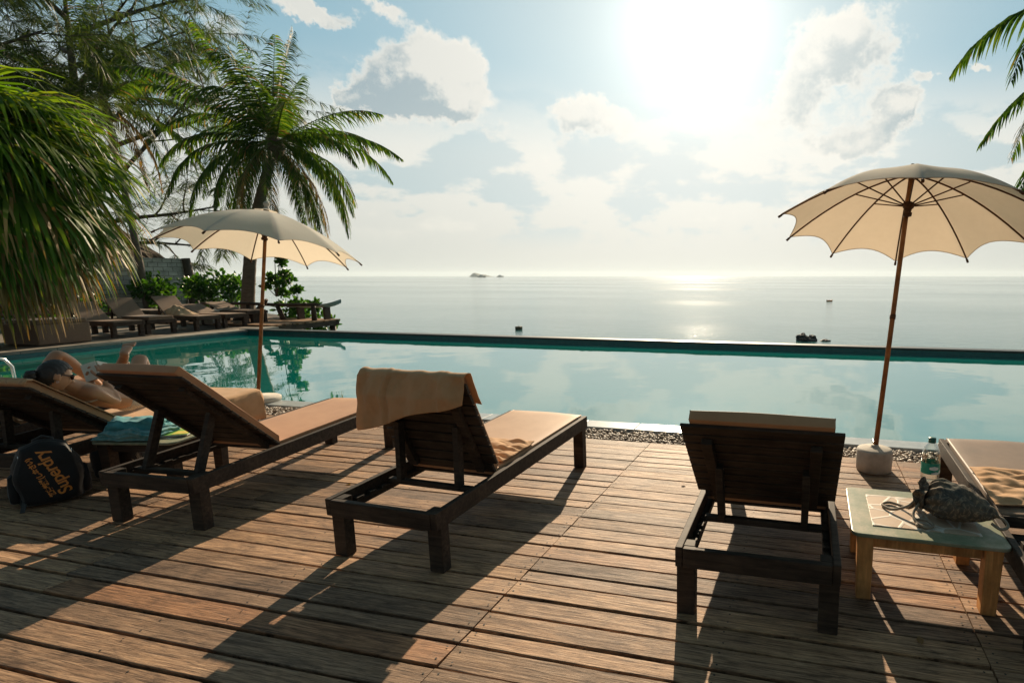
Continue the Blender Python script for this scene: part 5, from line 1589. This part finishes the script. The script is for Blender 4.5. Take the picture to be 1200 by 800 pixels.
def platform():
    t = empty('wooden_platform', (-1.0, 0, 0), 0, 'weathered plank platform with a log railing at the far corner of the pool', 'platform')
    bm = bmesh.new(); y = 14.05; rnd = random.Random(8)
    while y < 16.6:
        box(bm, (-18.6+rnd.uniform(-.05, .05), y+.07, .02), (6.0, .135, .05)); y += .15
    link('planks', bm, M['deck'], t, bevel=.004)
    bm = bmesh.new(); box(bm, (-18.6, 14.0, -.09), (6.0, .09, .16)); box(bm, (-18.6, 16.6, -.09), (6.0, .09, .16)); box(bm, (-15.66, 15.3, -.09), (.09, 2.5, .16)); link('edge_beams', bm, M['dark_far'], t)
    for x, y in [(-15.75, 14.1), (-15.75, 16.5), (-19, 16.5), (-21.4, 16.5)]:
        bm = bmesh.new(); tube(bm, [(x, y, -4.6), (x, y, -.02)], .10, 8); link('pile', bm, M['dark_far'], t)
    for pts in ([(-15.9, 15.9, .05), (-15.92, 15.92, .60)], [(-17.25, 15.9, .05), (-17.42, 15.85, .58)], [(-18.9, 16.0, .05), (-18.9, 16.0, .55)], [(-20.6, 16.0, .05), (-20.6, 16.0, .55)]):
        bm = bmesh.new(); tube(bm, pts, [.085, .07], 8); link('post', bm, M['dark_far'], t)
    bm = bmesh.new(); tube(bm, [(-15.65, 15.9, .60), (-17.4, 15.9, .57), (-19, 16.0, .60), (-21.2, 16.05, .57)], [.05, .06, .055, .05], 8); link('rail', bm, M['dark_far'], t)
    bm = bmesh.new(); tube(bm, [(-18.7, 15.3, .05), (-18.0, 15.45, .28), (-17.6, 15.5, .62), (-17.45, 15.52, .78)], [.09, .08, .09, .05], 8); link('brace', bm, M['dark_far'], t)
platform()
def bench():
    t = empty('log_bench', (-19.4, 14.75, .045), R(2), 'long low plank bench on the platform, right of the far loungers', 'bench')
    bm = bmesh.new(); box(bm, (0, 0, .40), (2.9, .42, .07)); link('seat', bm, M['dark_far'], t, bevel=.01)
    for x in (-1.3, 1.3):
        bm = bmesh.new(); box(bm, (x, 0, .18), (.13, .36, .36)); link('leg', bm, M['dark_far'], t, bevel=.01)
bench()
def stool(loc, rz, s, mat, label, cat='stool'):
    t = empty('low_table', loc, R(rz), label, cat)
    bm = bmesh.new(); box(bm, (0, 0, s[2]), (s[0], s[1], .04)); link('table_top', bm, mat, t, bevel=.006)
    for sx in (-1, 1):
        for sy in (-1, 1):
            bm = bmesh.new(); box(bm, (sx*(s[0]/2-.05), sy*(s[1]/2-.05), s[2]/2-.01), (.06, .06, s[2]-.02)); link('leg', bm, mat, t, bevel=.003)
    return t
stool((-18.75, 9.6, 0), 0, (.55, .5, .42), M['bluegrey'], 'small pale blue table beside the dark low table at the left edge', 'table')
stool((-18.9, 8.6, 0), 10, (.9, .8, .46), M['dark_far'], 'dark low wooden table cut off at the left edge across the pool', 'table')
def cube_stool():
    t = empty('cube_seat', (-19.3, 14.2, 0), R(14), 'small white cube seat beyond the far loungers', 'seat')
    bm = bmesh.new(); box(bm, (0, 0, .24), (.46, .42, .44)); link('block', bm, M['concrete'], t, bevel=.02)
    bm = bmesh.new(); box(bm, (0, 0, .475), (.50, .46, .025)); link('seat_slab', bm, M['concrete'], t, bevel=.006)
cube_stool()

# wicker daybed
def daybed():
    t = empty('wicker_daybed', (-17.85, 9.35, 0), R(0), 'big brown woven daybed with slatted back under the fan palm fringe', 'daybed')
    bm = bmesh.new(); box(bm, (0, 0, .24), (1.15, 1.0, .48)); bmesh.ops.subdivide_edges(bm, edges=bm.edges[:], cuts=3, use_grid_fill=True); link('base', bm, M['wicker'], t, bevel=.03)
    bm = bmesh.new(); box(bm, (.03, 0, .53), (1.05, .94, .10)); link('seat_pad', bm, M['cushion2'], t, bevel=.03)
    bm = bmesh.new()
    for k in range(12): bar(bm, (-.56, -.46+k*.084, .5), (-1.10, -.46+k*.084, 1.14), .04, .02, up=(0, 1, 0))
    for k in range(6):
        q = .1+.17*k; bar(bm, (-.56-.54*q, -.48, .5+.64*q), (-.56-.54*q, .48, .5+.64*q), .025, .035)
    link('slatted_back', bm, M['wicker'], t)
daybed()

# far loungers, heads away from the pool
def far_lounger(loc, rz, ang, label, mat='wicker', towel=False, pad=True):
    t = empty('poolside_lounger', loc, rz, label, 'sun lounger', 'brown loungers along the far side of the pool')
    W = M['dark_far']; bm = bmesh.new(); LN = 1.9; z = .40
    for s in (-1, 1): box(bm, (s*.33, LN/2, z-.05), (.06, LN, .10))
    box(bm, (0, .03, z-.05), (.60, .06, .10)); box(bm, (0, LN-.03, z-.05), (.60, .06, .10)); link('frame', bm, W, t, bevel=.006)
    for sx in (-1, 1):
        for y in (.10, LN-.10):
            bm = bmesh.new(); bar(bm, (sx*.31, y, 0), (sx*.31, y, z-.09), .10, .10, up=(0, 1, 0)); link('leg', bm, W, t, bevel=.006)
    bm = bmesh.new(); box(bm, (0, (.72+LN)/2, z+.012), (.62, LN-.75, .03)); link('seat', bm, M[mat], t, bevel=.008)
    ca, sa = math.cos(ang), math.sin(ang); MB = Matrix(((1, 0, 0, 0), (0, -ca, sa, .74), (0, sa, ca, z), (0, 0, 0, 1)))
    bm = bmesh.new(); box(bm, (0, .38, .0), (.66, .78, .035), MB); bmesh.ops.subdivide_edges(bm, edges=bm.edges[:], cuts=2, use_grid_fill=True); link('backrest', bm, M[mat], t, bevel=.01)
    bm = bmesh.new(); box(bm, (0, .02, .10), (.66, .05, .05), MB)
    for s in (-1, 1):
        b2 = bmesh.new(); bar(b2, MB @ Vector((s*.25, .50, -.02)), (s*.25, .74-.55*ca-.05, z-.06), .04, .03, up=(0, 1, 0)); link('strut', b2, W, t)
    bm.free()
    if pad:
        bm = bmesh.new(); box(bm, (0, (.76+LN)/2, z+.06), (.60, LN-.80, .065)); link('seat_pad', bm, M['cushion2'], t, bevel=.02)
    return t
FZ_ = -90
for (y, x, a, lab, pad) in [(10.75, -17.45, 40, 'brown lounger half hidden by the fan palm fringe, nearest on the far side', False),
                            (11.65, -17.50, 48, 'brown lounger with upright back and plain pad, across the pool', True),
                            (12.75, -17.45, 50, 'brown lounger across the pool with a pale towel heaped at its backrest', False),
                            (13.70, -17.55, 22, 'brown lounger with low back, beside the towel-strewn one across the pool', False),
                            (14.75, -17.9, 20, 'brown lounger at the far end of the row, its back low', False)]:
    far_lounger((x-1.9, y, 0 if y < 14 else .045), R(FZ_+rr_.uniform(-3, 3)), R(a), lab, pad=pad)
far_lounger((-22.8, 13.6, 0), R(-84), R(34), 'dark lounger in the second row in front of the block wall', 'dark_far')
def heap():
    def f(u, v):
        x = -18.85+.75*u; y = 12.45+.55*v
        e = min(u, 1-u, v, 1-v); h = (.11+.10*nz(u*3, v*3, 1)+.05*nz(u*9, v*7, 2)+.16*(1-u))*min(1, e*5)
        return Vector((x, y, .43+max(0, h)))
    o = grid('towel', 26, 22, f, M['towel2'], solid=.01)
    tag(o, 'pale towel heaped against the backrest of a lounger across the pool', 'towel')
heap()

# ------------------------------------------------------------------ things on the sea
def rock(loc, s, label, seed, group=None):
    bm = bmesh.new(); bmesh.ops.create_icosphere(bm, subdivisions=5, radius=1)
    for v in bm.verts:
        d = v.co.copy(); k = 1+.35*nz(d.x*1.7+seed, d.y*1.7, d.z*1.7)+.14*nz(d.x*5, d.y*5+seed, d.z*5)
        v.co = Vector((d.x*s[0], d.y*s[1], d.z*s[2]))*k
    o = link('rock', bm, M['stone'], smooth=True); o.location = loc; return tag(o, label, 'rock', group)
rk = 'rocks breaking the sea surface'
rock((-.45, 49.5, -3.9), (.62, .5, .46), 'largest dark sea rock, left one of the cluster behind the pool edge', 1, rk)
rock((.35, 49.8, -3.92), (.36, .4, .40), 'middle dark sea rock with a blunt top', 2, rk)
rock((.0, 49.2, -4.0), (.75, .4, .20), 'low dark rock skirting the two taller sea rocks', 3, rk)
rock((1.45, 49.5, -4.02), (.40, .3, .16), 'small flat light-edged rock, right of the dark cluster', 4, rk)
def kayak():
    t = empty('kayak', (4.27, 127.7, SEA), R(42), 'tiny orange kayak drifting on the open sea', 'kayak')
    bm = bmesh.new(); rings = []
    for i in range(13):
        q = i/12*2-1; w_ = (1-q*q)**.6; y = .36*w_+.002; zt_ = .30+.14*q*q
        rings.append([bm.verts.new((q*1.5, yy*y, zz)) for yy, zz in ((-1, zt_), (-.85, .05), (0, -.08), (.85, .05), (1, zt_), (.35, zt_+.05), (-.35, zt_+.05))])
    for i in range(12):
        for k in range(7): bm.faces.new((rings[i][k], rings[i][(k+1) % 7], rings[i+1][(k+1) % 7], rings[i+1][k]))
    link('hull', bm, M['orange_hull'], t)
    bm = bmesh.new(); lathe(bm, [(.30, 0), (.30, .05), (.24, .05), (.24, 0)], 16, c=(0, 0, .34)); link('cockpit_rim', bm, M['blackplastic'], t)
kayak()
bpy.data.objects['kayak'].scale = (.6, .8, .7)
def raft():
    t = empty('float', (-29.67, 52.6, SEA), R(5), 'small olive square float on the water beyond the pool edge', 'float')
    bm = bmesh.new(); box(bm, (0, 0, .16), (.62, .5, .34)); link('float_body', bm, M['olive'], t, bevel=.04)
    bm = bmesh.new(); tube(bm, [(0, 0, .3), (0, 0, .48)], .03, 8); link('eyelet', bm, M['metal'], t)
raft()
def boat_on_stand():
    t = empty('wooden_boat', (-17.35, 16.35, .30), R(6), 'weathered green boat with upturned bow, just behind the log railing', 'boat')
    bm = bmesh.new(); rings = []
    for i in range(17):
        q = i/16*2-1; w_ = max(.04, (1-q*q)**.5); y = .45*w_; sh = .52+.34*max(0, q)**3
        rings.append([bm.verts.new((q*2.0, yy*y, zz)) for yy, zz in ((-1, sh), (-.7, sh-.16), (0, sh-.24), (.7, sh-.16), (1, sh), (.85, sh-.03), (0, sh-.12), (-.85, sh-.03))])
    for i in range(16):
        for k in range(8): bm.faces.new((rings[i][k], rings[i][(k+1) % 8], rings[i+1][(k+1) % 8], rings[i+1][k]))
    link('hull', bm, M['bluegrey'], t)
    for x in (-1.0, .9):
        bm = bmesh.new(); box(bm, (x, 0, -.10), (.14, .5, .85)); link('trestle', bm, M['dark_far'], t)
    bm = bmesh.new(); box(bm, (-.2, 0, .44), (.18, .76, .03)); link('thwart', bm, M['dark_far'], t)
boat_on_stand()
bpy.data.objects['wooden_boat'].scale = (.55, .55, .55)
# island on the horizon
def island():
    vs = []; fs = []; nx, ny = 60, 24
    for j in range(ny+1):
        for i in range(nx+1):
            x = i/nx*2-1; y = j/ny*2-1
            h = max(0, 1-x*x-y*y)
            ridge = .75*math.exp(-((x+.30)/.22)**2)+.55*math.exp(-((x-.10)/.30)**2)+.22*math.exp(-((x-.55)/.25)**2)
            z = 30*h**.6*ridge*(1+.25*nz(x*7, y*7, 1)) - 6
            vs.append((x*115, y*70, z))
    for j in range(ny):
        for i in range(nx): a = j*(nx+1)+i; fs.append((a, a+1, a+nx+2, a+nx+1))
    o = raw('hills', vs, fs, M['island'], smooth=True); o.location = (-1715, 2668, SEA); o.rotation_euler = (0, 0, YAW+R(19)); o['kind'] = 'structure'
island()
def ferry(loc, label):
    t = empty('distant_boat', loc, R(40), label, 'boat')
    bm = bmesh.new(); rings = []
    for i in range(9):
        q = i/8*2-1; w_ = 1 if q < .4 else max(.05, 1-((q-.4)/.6)**2)
        rings.append([bm.verts.new((q*14, yy*3.2*w_, zz)) for yy, zz in ((-1, 3.6+max(0, q)*1.5), (-.7, -.5), (.7, -.5), (1, 3.6+max(0, q)*1.5))])
    for i in range(8):
        for k in range(4): bm.faces.new((rings[i][k], rings[i][(k+1) % 4], rings[i+1][(k+1) % 4], rings[i+1][k]))
    bm.faces.new(rings[0]); bm.faces.new(rings[-1])
    link('hull', bm, M['island'], t)
    bm = bmesh.new(); box(bm, (-2, 0, 5.4), (13, 5, 3.6)); box(bm, (-1, 0, 8.2), (6, 4, 2)); link('cabin', bm, M['bluegrey'], t)
ferry((-1130, 1760, SEA), 'tiny boat in front of the island on the horizon')
ferry((-1290, 2150, SEA), 'tiny boat right of the island on the horizon')

# ------------------------------------------------------------------ sea air
def haze():
    bm = bmesh.new(); box(bm, (0, 0, 27), (19000, 19000, 66))
    m, N, L, b = newmat('sea_air'); N.remove(b)
    v = N.new('ShaderNodeVolumePrincipled'); v.inputs['Density'].default_value = .00010; v.inputs['Color'].default_value = (.76, .90, 1, 1); v.inputs['Anisotropy'].default_value = .3
    L.new(v.outputs[0], N['Material Output'].inputs['Volume'])
    o = link('haze', bm, m); o['kind'] = 'stuff'
haze()

# ------------------------------------------------------------------ render settings
scene.view_settings.view_transform = 'Standard'
scene.view_settings.look = 'None'
scene.view_settings.gamma = 1
scene.view_settings.exposure = .58
scene.view_settings.use_curve_mapping = False
scene.render.engine = 'CYCLES'
c = scene.cycles
c.max_bounces = 8; c.transparent_max_bounces = 16; c.diffuse_bounces = 3; c.glossy_bounces = 3
c.caustics_reflective = False; c.caustics_refractive = False
c.use_denoising = True
scene.render.resolution_x = 1024; scene.render.resolution_y = 682
